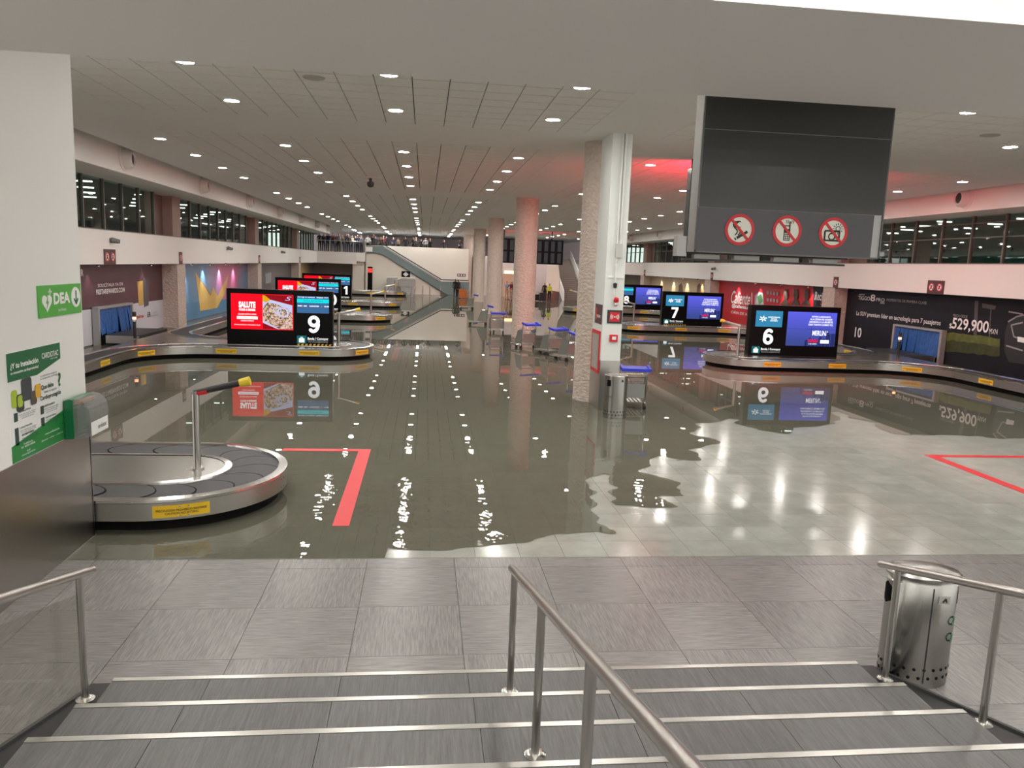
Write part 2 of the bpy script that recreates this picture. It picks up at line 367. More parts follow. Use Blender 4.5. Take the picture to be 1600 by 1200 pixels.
# ------------------------------------------------------------------ side walls, balconies, windows
AMB = mat('corridor_wall', (0.11, 0.12, 0.115), 0.7); TEALW = mat('teal_partition', (0.01, 0.16, 0.13), 0.5)
CORR_L = emis('corridor_strip_light', (1.0, 0.97, 0.9), 4.0)
BROWN = mat('brown_panel', (0.20, 0.13, 0.11), 0.6)
MULL = mat('window_mullion', (0.16, 0.15, 0.13), 0.5, 0.3)
def S(side, x): return x if side < 0 else 8.6-x
def bx2(mb, side, x0, x1, y0, y1, z0, z1, m=0):
    a, b = sorted((S(side, x0), S(side, x1))); mb.box((a, y0, z0), (b, y1, z1), m)
YS, YE = 13.0, 77.0
for side, nm in ((-1, 'left'), (1, 'right')):
    w = MB(); bx2(w, side, -11.3, -11.02, YS, 84, 0, 2.74); bx2(w, side, -11.3, -8.5, YS-0.2, YS, 0, 6.6)
    struct('wall_'+nm, w, mat('alcove_wall', (0.20, 0.17, 0.16), 0.7), 'alcove wall behind the carousels on the %s' % nm)
    b = MB(); bx2(b, side, -10.45, -10.30, YS, YE, 2.73, 3.83); bx2(b, side, -16.5, -10.45, YS, YE+8, 2.73, 3.70)
    bx2(b, side, -10.47, -10.28, YS, YE, 3.83, 3.86, 1)
    BAL = struct('balcony_band_'+nm, b, [PINKWHITE, MULL], 'plain white balcony band running along the %s side' % nm)
    f = MB(); bx2(f, side, -9.25, -9.10, YS, YE, 5.50, 6.45); bx2(f, side, -10.9, -9.25, YS, YE, 5.50, 5.62, 1)
    FAS = struct('trim_fascia_'+nm, f, [PINKWHITE, CEIL], 'upper white fascia with air nozzles on the %s' % nm)
    # corridor behind the glazing
    c = MB(); bx2(c, side, -16.5, -16.3, YS, 84, 3.7, 5.6); bx2(c, side, -16.3, -10.9, YS, 84, 5.58, 5.62)
    bx2(c, side, -16.3, -10.9, YS, YS+.1, 3.7, 5.6)
    if side > 0: bx2(c, side, -15.0, -14.9, YS, 33, 3.7, 4.55, 1)
    CW = struct('wall_corridor_'+nm, c, [AMB, TEALW], 'corridor wall seen through the upper windows on the %s' % nm)
    k = 0
    for y in np.arange(YS+2, 76, 2.9):
        for xx in ((-12.0, -14.2) if k % 2 else (-13.1, -15.3)):
            s_ = MB(); bx2(s_, side, xx-0.3, xx+0.3, y-0.035, y+0.035, 5.53, 5.575)
            tag(s_.build('corridor_strip_light', CORR_L), 'small strip light on the corridor ceiling behind the %s windows' % nm, 'light', 'corridor strip lights %s' % nm)
        k += 1
    # pilasters
    for i, y in enumerate((18.9, 34.9, 50.9, 66.9)):
        p = MB(); bx2(p, side, -11.02, -10.36, y-0.55, y+0.55, 0, 2.73); bx2(p, side, -11.9, -10.50, y-0.55, y+0.55, 3.70, 5.50, 1)
        struct('column_%s' % nm, p, [STUCCO, mat('upper_pilaster', (0.36, 0.26, 0.23), 0.7)], 'stucco pilaster between the alcoves on the %s, %s from the stairs' % (nm, ('first', 'second', 'third', 'fourth')[i]))
        q = MB(); bx2(q, side, -11.0, -10.9, y-2.6, y-0.55, 3.86, 5.50); 
        q.build('brown_panel', BROWN, CW)
    # glazing
    wi = 0
    for y0, y1 in ((YS+.1, 16.3), (19.45, 32.3), (35.45, 48.3), (51.45, 64.3), (67.45, 76.5)):
        wi += 1
        n = max(2, int(round((y1-y0)/1.6))); dy = (y1-y0)/n
        fr = MB()
        for j in range(n+1): bx2(fr, side, -10.66, -10.54, y0+j*dy-0.035, y0+j*dy+0.035, 3.86, 5.50)
        if side > 0:
            for zz in (4.75, 5.25): bx2(fr, side, -10.62, -10.58, y0, y1, zz-0.02, zz+0.02)
        win = thing('window_%d' % (wi if side < 0 else wi+5), 'upper window bay %d on the %s' % (wi, nm), None, (S(side, -10.6), (y0+y1)/2, 3.86)); win['kind'] = 'structure'
        if 'category' in win: del win['category']
        o = fr.build('window_frame', MULL, win); o.location = (-win.location.x, -win.location.y, -win.location.z)
        for j in range(n):
            g = MB(); bx2(g, side, -10.605, -10.595, y0+j*dy+0.035, y0+(j+1)*dy-0.035, 3.86, 5.50)
            o = g.build('pane', GLASS, win); o.location = (-win.location.x, -win.location.y, -win.location.z)

# ------------------------------------------------------------------ downlights
LENS = emis('downlight_lens', (1.0, 0.965, 0.895), LAMP); LENS2 = emis('lobby_fill_lens', (1.0, 0.96, 0.9), LOBBY_FILL)
RIM = mat('downlight_rim', (0.7, 0.69, 0.67), 0.4)
rim_me = MB().lathe([(0.13, 0.0), (0.14, -0.026), (0.158, -0.024), (0.170, 0.0)], n=20).mesh('rim', RIM, True)
lens_me = MB().lathe([(0.0, -0.030), (0.07, -0.027), (0.112, -0.018), (0.128, -0.006)], n=12).mesh('lens', LENS)
lens2_me = lens_me.copy(); lens2_me.materials[0] = LENS2
def downlight(x, y, z=CZ, lobby=False):
    t = thing('downlight', 'unseen round fill lamp added over the landing' if lobby else 'round white downlight set flush in the hall ceiling', 'downlight', (x, y, z), 0, 'fill lamps added over the landing' if lobby else 'downlights in the hall ceiling')
    link('rim', rim_me, t); link('lens', lens2_me if lobby else lens_me, t)
LX = [-6.85, -3.70, -0.62, 2.47, 6.15, 9.22, 12.35, 15.5]
for y in (9.8, 12.9, 15.83): 
    for x in LX: downlight(x, y)
for k in range(3):
    for y in (21.6, 24.75, 27.9, 31.05):
        for x in LX: downlight(x, y+16*k)
for y in (69.6, 72.75):
    for x in LX: downlight(x, y)
for x in (6.15, 9.2, 12.3, 15.5):
    for y in (76, 79.2): downlight(x, y)
for x in (-4.5, -1.5, 1.5, 4.5, 7.5):
    for y in (-5.5, -2.5, 0.5, 3.0): downlight(x, y, 5.6, True)  # out of view, added to light the stairs and the poster wall
TUBE = emis('tube_light', (1.0, 0.97, 0.92), 30.0)
for i, x in enumerate((-6.85, -3.7, -0.62, 2.47)):
    for j, y in enumerate((77.5, 84)):
        t = thing('linear_light', 'long white strip light on the ceiling at the far end of the hall', 'light', (x, y, CZ-0.10), 0, 'strip lights at the far end')
        MB().box((-0.02, -0.02, 0), (0.02, 0.02, 0.098)).build('bracket', RIM, t)
        MB().box((-0.14, -1.35, -0.03), (0.14, 1.35, 0)).build('housing', RIM, t); MB().box((-0.11, -1.3, -0.045), (0.11, 1.3, -0.03)).build('diffuser', TUBE, t)
# round ceiling speakers and a dome camera
for (u, v, l) in ((490, 121, 'round flush ceiling speaker nearest the poster wall'), (1547, 211, 'round flush ceiling speaker above the right carousel')):
    p = onz(u, v, CZ); t = thing('ceiling_speaker', l, 'speaker', p)
    MB().lathe([(0.0, -0.006), (0.13, -0.006), (0.17, -0.016), (0.185, 0.0)], n=24).build('grille', mat('speaker_grille', (0.45, 0.43, 0.41), 0.7), t)
p = onz(579, 277, CZ); t = thing('dome_camera', 'small dark dome camera hanging from a ceiling plate', 'camera', p)
MB().box((-0.45, -0.12, -0.03), (0.45, 0.12, 0)).build('plate', CEIL, t)
MB().lathe([(0.0, -0.36), (0.09, -0.33), (0.13, -0.24), (0.12, -0.17), (0.05, -0.15), (0.05, -0.03)], n=16).build('dome', BLACKM, t, smooth=True)
# air nozzles on the fascias
noz = MB().lathe([(0.36, 0.0), (0.36, 0.03), (0.30, 0.05), (0.29, 0.20), (0.22, 0.30), (0.19, 0.30), (0.17, 0.24)], n=24)
noz_me = noz.mesh('bezel', PINKWHITE, True); thr_me = MB().lathe([(0.0, 0.22), (0.175, 0.245)], n=20).mesh('throat', BLACKM)
for side, nm in ((-1, 'left'), (1, 'right')):
    for yi, y in enumerate((25.3, 33.6, 42.0, 50.4, 58.8, 67.2, 74.5) if side < 0 else (24.4, 32.8, 41.2, 49.6, 58.0, 66.4)):
        t = thing('air_nozzle', 'round white air nozzle on the %s fascia, %s from the stairs' % (nm, ('first', 'second', 'third', 'fourth', 'fifth', 'sixth', 'seventh')[yi]), 'air vent', (S(side, -9.10), y, 5.93), 0, 'air nozzles %s' % nm)
        r = (0, R90 if side < 0 else -R90, 0)
        for nn, me in (('bezel', noz_me), ('throat', thr_me)):
            link(nn, me, t, rot=r)
        t.rotation_euler = (0, 0, math.radians(18 if side < 0 else -18)) if False else (0, 0, 0)

# ------------------------------------------------------------------ middle columns
for i, (y, x) in enumerate(((18.5, 4.18), (34.5, 4.42), (50.5, 4.5), (66.3, 4.55), (80.5, 4.4))):
    c = MB(); c.lathe([(0.5, 0.0), (0.5, CZ)], (x, y, 0), 40)
    struct('column_middle', c, STUCCO, 'round stucco column, %s from the stairs' % ('first', 'second', 'third', 'fourth', 'fifth')[i], smooth=True)
# ------------------------------------------------------------------ water lying on the floor
def water_mat():
    m = bpy.data.materials.new('murky_water'); m.use_nodes = True; nt = m.node_tree; nt.nodes.clear()
    N = nt.nodes.new; L = nt.links.new
    out = N('ShaderNodeOutputMaterial'); geo = N('ShaderNodeNewGeometry')
    n1 = N('ShaderNodeTexNoise'); n1.inputs['Scale'].default_value = 5.0; n1.inputs['Detail'].default_value = 2
    n2 = N('ShaderNodeTexNoise'); n2.inputs['Scale'].default_value = 0.35; n2.inputs['Detail'].default_value = 2
    L(geo.outputs['Position'], n1.inputs['Vector']); L(geo.outputs['Position'], n2.inputs['Vector'])
    sx = N('ShaderNodeSeparateXYZ'); L(geo.outputs['Position'], sx.inputs[0])
    # ripples are livelier in the shallow water by the step and calm out in the hall
    mr = N('ShaderNodeMapRange'); mr.inputs[1].default_value = 8.0; mr.inputs[2].default_value = 14.5; mr.inputs[3].default_value = 0.95; mr.inputs[4].default_value = 0.012
    L(sx.outputs['Y'], mr.inputs[0])
    mr2 = N('ShaderNodeMapRange'); mr2.inputs[1].default_value = 0.42; mr2.inputs[2].default_value = 0.62; mr2.inputs[3].default_value = 0.05; mr2.inputs[4].default_value = 1.0
    L(n2.outputs['Fac'], mr2.inputs[0])
    mu = N('ShaderNodeMath'); mu.operation = 'MULTIPLY'; L(mr.outputs[0], mu.inputs[0]); L(mr2.outputs[0], mu.inputs[1])
    bp = N('ShaderNodeBump'); bp.inputs['Distance'].default_value = 0.012; L(n1.outputs['Fac'], bp.inputs['Height']); L(mu.outputs[0], bp.inputs['Strength'])
    fr = N('ShaderNodeFresnel'); fr.inputs['IOR'].default_value = 1.36; L(bp.outputs[0], fr.inputs['Normal'])
    gl = N('ShaderNodeBsdfGlossy'); gl.inputs['Roughness'].default_value = 0.0; L(bp.outputs[0], gl.inputs['Normal'])
    tr = N('ShaderNodeBsdfTransparent'); tr.inputs[0].default_value = (0.80, 0.79, 0.70, 1)
    df = N('ShaderNodeBsdfDiffuse'); df.inputs[0].default_value = (0.20, 0.195, 0.155, 1)
    m1 = N('ShaderNodeMixShader'); m1.inputs[0].default_value = 0.45; L(tr.outputs[0], m1.inputs[1]); L(df.outputs[0], m1.inputs[2])
    m2 = N('ShaderNodeMixShader'); L(fr.outputs[0], m2.inputs[0]); L(m1.outputs[0], m2.inputs[1]); L(gl.outputs[0], m2.inputs[2]); L(m2.outputs[0], out.inputs[0])
    return m
WATER = water_mat()
dry_px = [(1640, 690), (1600, 685), (1525, 683), (1405, 677), (1360, 662), (1311, 644), (1296, 661), (1270, 666), (1217, 675), (1180, 670), (1142, 657), (1082, 662), (1116, 692), (1075, 704), (1109, 722), (1056, 720), (1030, 711), (1000, 738), (1034, 749), (1067, 775), (1037, 777), (1086, 797), (1000, 801), (965, 790), (950, 735), (920, 745), (925, 790), (955, 830), (925, 872), (1640, 880)]
poly = np.array([onz(u, v)[:2] for u, v in dry_px])
def sdist(P):
    A = poly; Bq = np.roll(poly, -1, 0); d = np.full(len(P), 1e9); ins = np.zeros(len(P), bool)
    for a, b in zip(A, Bq):
        e = b-a; w = P-a; t = np.clip((w@e)/(e@e), 0, 1); d = np.minimum(d, np.linalg.norm(w-t[:, None]*e, axis=1))
        c = ((a[1] > P[:, 1]) != (b[1] > P[:, 1])) & (P[:, 0] < (b[0]-a[0])*(P[:, 1]-a[1])/(b[1]-a[1]+1e-12)+a[0]); ins ^= c
    return np.where(ins, -d, d)
rs = np.random.RandomState(3)
def vnoise(P, n=60, f0=1.2, f1=20.0):
    o = np.zeros(len(P))
    for _ in range(n):
        f = math.exp(rs.uniform(math.log(f0), math.log(f1))); th = rs.uniform(0, 2*math.pi); o += (1/f**0.8)*np.sin(f*(P[:, 0]*math.cos(th)*0.7+P[:, 1]*math.sin(th)*1.3)*2+rs.uniform(0, 7))
    return o/math.sqrt(n)
X0, X1, Y0, Y1, CS = -3.64, 17.0, 8.13, 18.2, 0.07
gx = np.arange(X0, X1+CS, CS); gy = np.arange(Y0, Y1+CS, CS); GX, GY = np.meshgrid(gx, gy); PP = np.stack([GX.ravel(), GY.ravel()], 1)
nz = vnoise(PP)
fld = sdist(PP)+0.30*nz
# thin ragged rim of half-dry tiles close to the step
fld = np.minimum(fld, (PP[:, 1]-8.62)*0.9+0.26*nz+0.30*np.sin(PP[:, 0]*1.7+1)+np.where(PP[:, 0] < -0.4, 1.0, 0.0))
fld = fld.reshape(GX.shape)
vs = []; fs = []; cache = {}
def vid(k, p):
    if k not in cache: cache[k] = len(vs); vs.append((p[0], p[1], 0.008))
    return cache[k]
ny, nx = fld.shape
for j in range(ny-1):
    for i in range(nx-1):
        c = [(i, j), (i+1, j), (i+1, j+1), (i, j+1)]; q = [fld[b, a] for a, b in c]
        if max(q) <= 0: continue
        pol = []
        for k in range(4):
            a, b = c[k], c[(k+1) % 4]; fa, fb = q[k], q[(k+1) % 4]
            if fa > 0: pol.append(vid(a, (gx[a[0]], gy[a[1]])))
            if (fa > 0) != (fb > 0):
                t = fa/(fa-fb); pol.append(vid(tuple(sorted((a, b))), (gx[a[0]]+t*(gx[b[0]]-gx[a[0]]), gy[a[1]]+t*(gy[b[1]]-gy[a[1]]))))
        if len(pol) > 2: fs.append(pol)
yT = gy[-1]; b0 = len(vs)
vs += [(-10.9, yT, 0.008), (19.55, yT, 0.008), (19.55, 77.4, 0.008), (-10.9, 77.4, 0.008), (-8.45, 13.2, .008), (X0, 13.2, .008), (X0, yT, .008), (gx[-1], 13.2, .008), (19.6, 13.2, .008), (gx[-1], yT, .008), (-8.45, 8.9, .008), (X0, 8.9, .008), (-8.45, yT, .008)]
fs += [(b0, b0+1, b0+2, b0+3), (b0+4, b0+5, b0+6, b0+12), (b0+7, b0+8, b0+1, b0+9), (b0+10, b0+11, b0+5, b0+4)]
me = bpy.data.meshes.new('flood_water'); me.from_pydata(vs, [], fs); me.materials.append(WATER)
tag(link('flood_water', me), 'shallow murky flood water mirroring the hall', 'water', kind='stuff')

# ------------------------------------------------------------------ red floor tape
def tape2(label, xs, y0, y1, xe, h=0.004):
    m = MB(); x = xs; a, b = sorted((x, xe))
    m.box((x-0.10, y0, 0.0), (x+0.10, y1-0.16, h)); m.box((min(a, x-0.10), y1-0.16, 0.0), (max(b, x+0.10), y1, h))
    return tag(m.build('floor_tape', REDTAPE), label, 'floor tape')
tape2('L-shaped red floor tape beside the nearest carousel nose', -0.95, 9.15, 13.05, -2.3, 0.0105)
tape2('L-shaped red floor tape on the damp floor at the right', 9.38, 8.9, 13.08, 15.0)
tape2('red floor tape under water beside the nearest red-advert display', -0.95, 25.15, 29.0, -2.2)
tape2('faint red floor tape under water further down the hall', -0.95, 41.15, 45.0, -2.2)
m = MB(); m.box((9.6, 24.05, 0), (17.2, 24.20, 0.004)); tag(m.build('floor_tape', REDTAPE), 'straight red floor tape in front of the display numbered 6', 'floor tape')

# ------------------------------------------------------------------ carousels
def arc(cx, cy, r, a0, a1, n): return [(cx+r*math.cos(math.radians(a0+(a1-a0)*k/n)), cy+r*math.sin(math.radians(a0+(a1-a0)*k/n)), math.radians(a0+(a1-a0)*k/n)) for k in range(n+1)]
def tpath(yc, xn, y0, y1, xw=-8.35, rf=1.9, hw=1.45):
    """outer edge of a T-shaped carousel, as (point, outward normal)"""
    P = []
    def lin(a, b, nn, n=6):
        for k in range(n): P.append((a[0]+(b[0]-a[0])*k/n, a[1]+(b[1]-a[1])*k/n, nn))
    if y0 is not None:
        lin((xw, y0), (xw, yc-hw-rf), (1, 0))
        for x, y, a in arc(xw+rf, yc-hw-rf, rf, 180, 90, 12): P.append((x, y, (-math.cos(a), -math.sin(a))))
        lin((xw+rf+.01, yc-hw), (xn-hw-.01, yc-hw), (0, -1))
    else: lin((xw, yc-hw), (xn-hw-.01, yc-hw), (0, -1))
    for x, y, a in arc(xn-hw, yc, hw, -90, 90, 32): P.append((x, y, (math.cos(a), math.sin(a))))
    if y1 is not None:
        lin((xn-hw-.01, yc+hw), (xw+rf+.01, yc+hw), (0, 1))
        for x, y, a in arc(xw+rf, yc+hw+rf, rf, 270, 180, 12): P.append((x, y, (-math.cos(a), -math.sin(a))))
        lin((xw, yc+hw+rf+.01), (xw, y1), (1, 0)); P.append((xw, y1, (1, 0)))
    else:
        lin((xn-hw-.01, yc+hw), (xw, yc+hw), (0, 1)); P.append((xw, yc+hw, (0, 1)))
    return P
def carousel(label, side, yc, xn, y0, y1, stickers, near=False, group=None, bolts=True):
    P = tpath(yc, xn, y0, y1) if not near else tpath(yc, xn, None, None, xw=-8.0)
    root = thing('baggage_carousel', label, 'carousel', (S(side, xn-1.45), yc, 0), 0, group)
    ox, oy = root.location.x, root.location.y
    def off(d, z): return [(S(side, p[0]-p[2][0]*d)-ox, p[1]-p[2][1]*d-oy, z) for p in P]
    MB().ribbon(off(0.10, 0.0), off(0.10, 0.15)).ribbon(off(0.10, 0.15), off(0.0, 0.15)).build('kick_base', KICK, root)
    MB().ribbon(off(0.0, 0.145), off(0.0, 0.35)).build('skirt', STEEL, root, smooth=True)
    MB().ribbon(off(0.0, 0.35), off(-0.012, 0.36)).ribbon(off(-0.012, 0.36), off(-0.012, 0.39)).ribbon(off(-0.012, 0.39), off(0.10, 0.397)).ribbon(off(0.10, 0.397), off(0.105, 0.365)).build('outer_rim', CHROME, root)
    MB().ribbon(off(0.70, 0.365), off(0.705, 0.392)).ribbon(off(0.705, 0.392), off(0.80, 0.397)).build('inner_rim', CHROME, root)
    # centre deck
    q = off(0.79, 0.39); dk = MB(); n = len(q); cx = sum(p[0] for p in q)/n
    for k in range(n//2):
        dk.add([q[k], q[k+1], q[n-2-k], q[n-1-k]], [(0, 1, 2, 3)])
    dk.build('centre_deck', mat('deck_steel', (0.50, 0.495, 0.46), 0.24, 1.0), root, fix=False)
    if not near:
        MB().ribbon(off(0.10, 0.37), off(0.71, 0.37)).build('belt', RUBBER, root)
        end = MB()
        for e in (0, -1):
            if y0 is None: continue
            A = [off(d, z)[e] for d, z in ((0.0, 0.0), (0.8, 0.0), (0.8, 0.39), (0.0, 0.39))]; end.add(A, [(0, 1, 2, 3)])
        end.build('end_plate', STEEL, root)
    # arc-length map of the outer edge
    cum = [0.0]
    for a, b in zip(P[:-1], P[1:]): cum.append(cum[-1]+math.hypot(b[0]-a[0], b[1]-a[1]))
    def at(s, d, z):
        s = min(max(s, 0.0), cum[-1]-1e-6); k = next(i for i in range(len(cum)-1) if cum[i+1] > s); t = (s-cum[k])/(cum[k+1]-cum[k]+1e-9)
        a, b = P[k], P[k+1]; nx_ = a[2][0]*(1-t)+b[2][0]*t; ny_ = a[2][1]*(1-t)+b[2][1]*t
        x = a[0]*(1-t)+b[0]*t-nx_*d; y = a[1]*(1-t)+b[1]*t-ny_*d
        return (S(side, x)-ox, y-oy, z)
    sn = min(range(len(P)), key=lambda i: (P[i][0]-xn)**2+(P[i][1]-yc)**2); s_nose = cum[sn]
    if near:
        # overlapping crescent plates
        L = 0.62; s = 0.3; pl = []
        while s < cum[-1]-0.4:
            m = MB(); nt_ = 7; A = []; Bq = []
            for k in range(nt_+1):
                t = -1+2*k/nt_; c = 0.26*(1-t*t); d = 0.10+0.61*(k/nt_)
                # keep angular spacing steady around the nose
                A.append(at(s+c-0.06, d, 0.366)); Bq.append(at(s+L+c, d, 0.374))
            Mq = [tuple((a[i]+b[i])/2 for i in range(3)) for a, b in zip(A, Bq)]
            M2 = []
            for k in range(nt_+1):
                t = -1+2*k/nt_; c = 0.26*(1-t*t); M2.append(at(s+L/2+c, 0.10+0.61*(k/nt_), 0.370))
            B2 = []
            for k in range(nt_+1):
                t = -1+2*k/nt_; B2.append(at(s+L+0.26*(1-t*t)+0.022, 0.10+0.61*(k/nt_), 0.3745))
            m.ribbon(A, M2).ribbon(M2, Bq).ribbon(Bq, B2, 1).ribbon(B2, [(p[0], p[1], 0.360) for p in B2], 1); m.build('belt_plate', [RUBBER, KICK], root, fix=False); s += L
    st_w = 0.62
    for ds in stickers:
        sc = s_nose+ds
        m = MB(); A = [at(sc-st_w/2+st_w*k/8, -0.004, 0.175) for k in range(9)]; Bq = [at(sc-st_w/2+st_w*k/8, -0.004, 0.32) for k in range(9)]
        stk = m.ribbon(A, Bq).build('caution_sticker', YELLOW, root, fix=False)
        for sx_, w_, h_, zz in (('PRECAUCI\u00d3N PROHIBIDO SENTARSE', 0.55, 0.034, 0.262), ('CAUTION NO SITTING', 0.36, 0.026, 0.221)):
            tme = text_mesh(sx_, w_, h_, DARKTXT, 0.012)
            if True:
                t2 = tme.copy(); co = np.empty(len(t2.vertices)*3, np.float32); t2.vertices.foreach_get('co', co); co = co.reshape(-1, 3)
                sg = 1 if side < 0 else -1
                nw = np.array([at(sc+sg*c[0], -0.009, zz+c[2]) for c in co], np.float32); t2.vertices.foreach_set('co', nw.reshape(-1)); t2.update()
                link('sticker_lettering', t2, stk)
    if bolts:
        s = 0.6; bm2 = MB(); k = 0
        while s < cum[-1]-0.3:
            for ds in (0.0, 0.09):
                for zz in (0.19, 0.30):
                    c = Vector(at(s+ds, 0.002, zz)); e = Vector(at(s+ds, -0.010, zz)); bm2.tube(c, e, 0.011, 6)
            s += 1.55
        tag(bm2.build('skirt_bolts', CHROME, root), kind='stuff')
    # sensor post with its leaning arm
    sgn = 1 if side < 0 else -1
    px = S(side, xn-1.12)-ox
    post = MB().tube((px, -0.05, 0.39), (px, -0.05, 1.43), 0.048, 14).lathe([(0.09, 0.39), (0.09, 0.41), (0.05, 0.41)], (px, -0.05, 0), 16).build('post', STEELH, root, smooth=True)
    e = (px+0.66*sgn, -0.05, 1.57)
    MB().tube((px-0.03*sgn, -0.05, 1.40), e, 0.042, 12).build('arm', BLACKM if near else STEELH, root, smooth=True)
    MB().tube((e[0]-0.10*sgn, -0.05, 1.545), (e[0]+0.03*sgn, -0.05, 1.577), 0.052, 10, 0.060).build('arm_tip', mat('yellow_tape', (0.75, 0.55, 0.03), 0.5), root)
    if near:
        MB().tube((px+0.02, -0.05, 1.408), (px+0.15, -0.05, 1.438), 0.0435, 12).build('red_band', REDP, root)
    return root
carousel('nearest steel carousel nose with crescent rubber plates beside the poster wall', -1, 10.37, -1.81, None, None, [-1.75], near=True)
LS = [-9.4, -6.3, -3.9, -0.95, 5.0, 9.0]; GRP = 'baggage carousels'
carousel('steel carousel under the nearest red-advert display', -1, 26.05, -1.66, 16.5, 36.5, [-12.2, -9.9, -7.6, -5.2, -2.7, -1.0+.1])
carousel('steel carousel under the second red-advert display, partly hidden', -1, 41.4, -1.65, 37.0, 47.5, [-6.0, -4.0, -1.3], bolts=False)
carousel('steel carousel under the third red display on the left', -1, 54.2, -1.55, 49.5, 60.5, [-4.0, -1.3], bolts=False)
carousel('farthest steel carousel on the left, without a display', -1, 72.6, -1.6, 66.5, 77.4, [-4.0, -1.3], bolts=False)
carousel('steel carousel under the nearest violet-advert display', 1, 25.95, -1.2, 14.5, 36.5, [-12.5, -10.2, -7.4, -4.9, -2.6, 9.0])
carousel('steel carousel under the second violet-advert display', 1, 40.1, -1.3, 36.7, 46.5, [-6.4, -4.1, -1.6], bolts=False)
carousel('steel carousel under the farthest violet-advert display beside the white column', 1, 55.0, -1.3, 50.5, 62.5, [-6.4, -4.1, -1.6], bolts=False)

# ------------------------------------------------------------------ displays on the carousels
def screen_mat(name, c0, c1, s=1.0, axis='Z', lo=0.0, hi=1.0):
    m = bpy.data.materials.new(name); m.use_nodes = True; nt = m.node_tree; b = nt.nodes['Principled BSDF']
    b.inputs['Base Color'].default_value = (.005, .005, .005, 1); b.inputs['Roughness'].default_value = 0.3
    tc = nt.nodes.new('ShaderNodeTexCoord'); sp = nt.nodes.new('ShaderNodeSeparateXYZ'); nt.links.new(tc.outputs['Object'], sp.inputs[0])
    mr = nt.nodes.new('ShaderNodeMapRange'); mr.inputs[1].default_value = lo; mr.inputs[2].default_value = hi; nt.links.new(sp.outputs[axis], mr.inputs[0])
    mx_ = nt.nodes.new('ShaderNodeMix'); mx_.data_type = 'RGBA'; mx_.inputs[6].default_value = (*c0, 1); mx_.inputs[7].default_value = (*c1, 1)
    nt.links.new(mr.outputs[0], mx_.inputs[0]); nt.links.new(mx_.outputs[2], b.inputs['Emission Color']); b.inputs['Emission Strength'].default_value = s
    return m
def food_mat():
    m = bpy.data.materials.new('food_picture'); m.use_nodes = True; nt = m.node_tree; b = nt.nodes['Principled BSDF']
    b.inputs['Base Color'].default_value = (.01, .01, .01, 1)
    tc = nt.nodes.new('ShaderNodeTexCoord'); n = nt.nodes.new('ShaderNodeTexNoise'); n.inputs['Scale'].default_value = 9; n.inputs['Detail'].default_value = 3; n.inputs['Distortion'].default_value = 2.2
    nt.links.new(tc.outputs['Object'], n.inputs['Vector']); r = nt.nodes.new('ShaderNodeValToRGB'); nt.links.new(n.outputs['Fac'], r.inputs[0])
    e = r.color_ramp.elements; e[0].position = 0.30; e[0].color = (0.05, 0.03, 0.02, 1); e[1].position = 0.72; e[1].color = (0.95, 0.9, 0.8, 1)
    for p, c in ((0.40, (0.07, 0.10, 0.01, 1)), (0.46, (0.38, 0.05, 0.05, 1)), (0.51, (0.90, 0.80, 0.70, 1)), (0.56, (0.60, 0.30, 0.02, 1)), (0.64, (0.75, 0.62, 0.75, 1))):
        x = e.new(p); x.color = c
    nt.links.new(r.outputs[0], b.inputs['Emission Color']); b.inputs['Emission Strength'].default_value = 0.65
    return m
E_RED = emis('screen_red', (1.0, 0.0, 0.012), 0.75); E_WHITE = emis('screen_white', (1, 1, 1), 0.95); E_CYAN = emis('screen_cyan', (0.0, 0.78, 0.82), 0.68)
E_BLUE = emis('screen_slate_blue', (0.05, 0.15, 0.34), 0.62); E_SKY = emis('screen_sky_blue', (0.035, 0.27, 0.48), 0.62); E_TEAL = emis('screen_teal', (0.005, 0.13, 0.14), 0.62)
E_DIM = emis('screen_dim_white', (0.45, 0.45, 0.48), 0.62); E_DARK = emis('screen_dark', (0.012, 0.014, 0.02), 0.62); E_DKRED = emis('screen_dark_red', (0.33, 0.0, 0.01), 0.62)
E_PURP = screen_mat('screen_violet_blue', (0.04, 0.07, 0.30), (0.12, 0.13, 0.92), 0.62, 'Z', 0.5, 1.65); E_SKYL = emis('screen_skyline', (0.018, 0.03, 0.16), 0.62)
E_PINK = emis('screen_pink', (0.65, 0.02, 0.14), 0.62); E_GOLD = emis('screen_gold', (0.85, 0.42, 0.01), 0.62); E_FOOD = food_mat(); E_LILAC = emis('screen_lilac', (0.62, 0.66, 0.95), 0.62)
def brand_strip(root, x0, x1, z0, z1):
    """belt pictogram, words and small print at the foot of the number column"""
    w = x1-x0; y = -0.004
    m = MB(); flat(m, x0, z0, x0+0.30, z1, y); ic = m.build('luggage_icon', E_TEAL, root)
    q = MB(); cx = x0+0.15; cz = (z0+z1)/2-0.02
    flat(q, cx-0.085, cz-0.075, cx-0.035, cz+0.055, y-.004); flat(q, cx-0.03, cz-0.075, cx+0.03, cz+0.055, y-.004); flat(q, cx+0.035, cz-0.075, cx+0.085, cz+0.055, y-.004)
    flat(q, cx-0.035, cz+0.085, cx+0.035, cz+0.098, y-.004); flat(q, cx-0.035, cz+0.055, cx-0.022, cz+0.098, y-.004); flat(q, cx+0.022, cz+0.055, cx+0.035, cz+0.098, y-.004)
    q.build('suitcase_mark', E_WHITE, ic)
    text('belt_words', 'Banda / Conveyor', w-0.38, 0.095, E_WHITE, root, (x0+0.34+(w-0.38)/2, y-.004, z1-0.10), bold=0.008)
    text('belt_small_print', 'Favor de verificar su equipaje antes de salir\nPlease verify your baggage before leaving', w-0.38, 0.085, E_DIM, root, (x0+0.34+(w-0.38)/2, y-.004, z0+0.07))
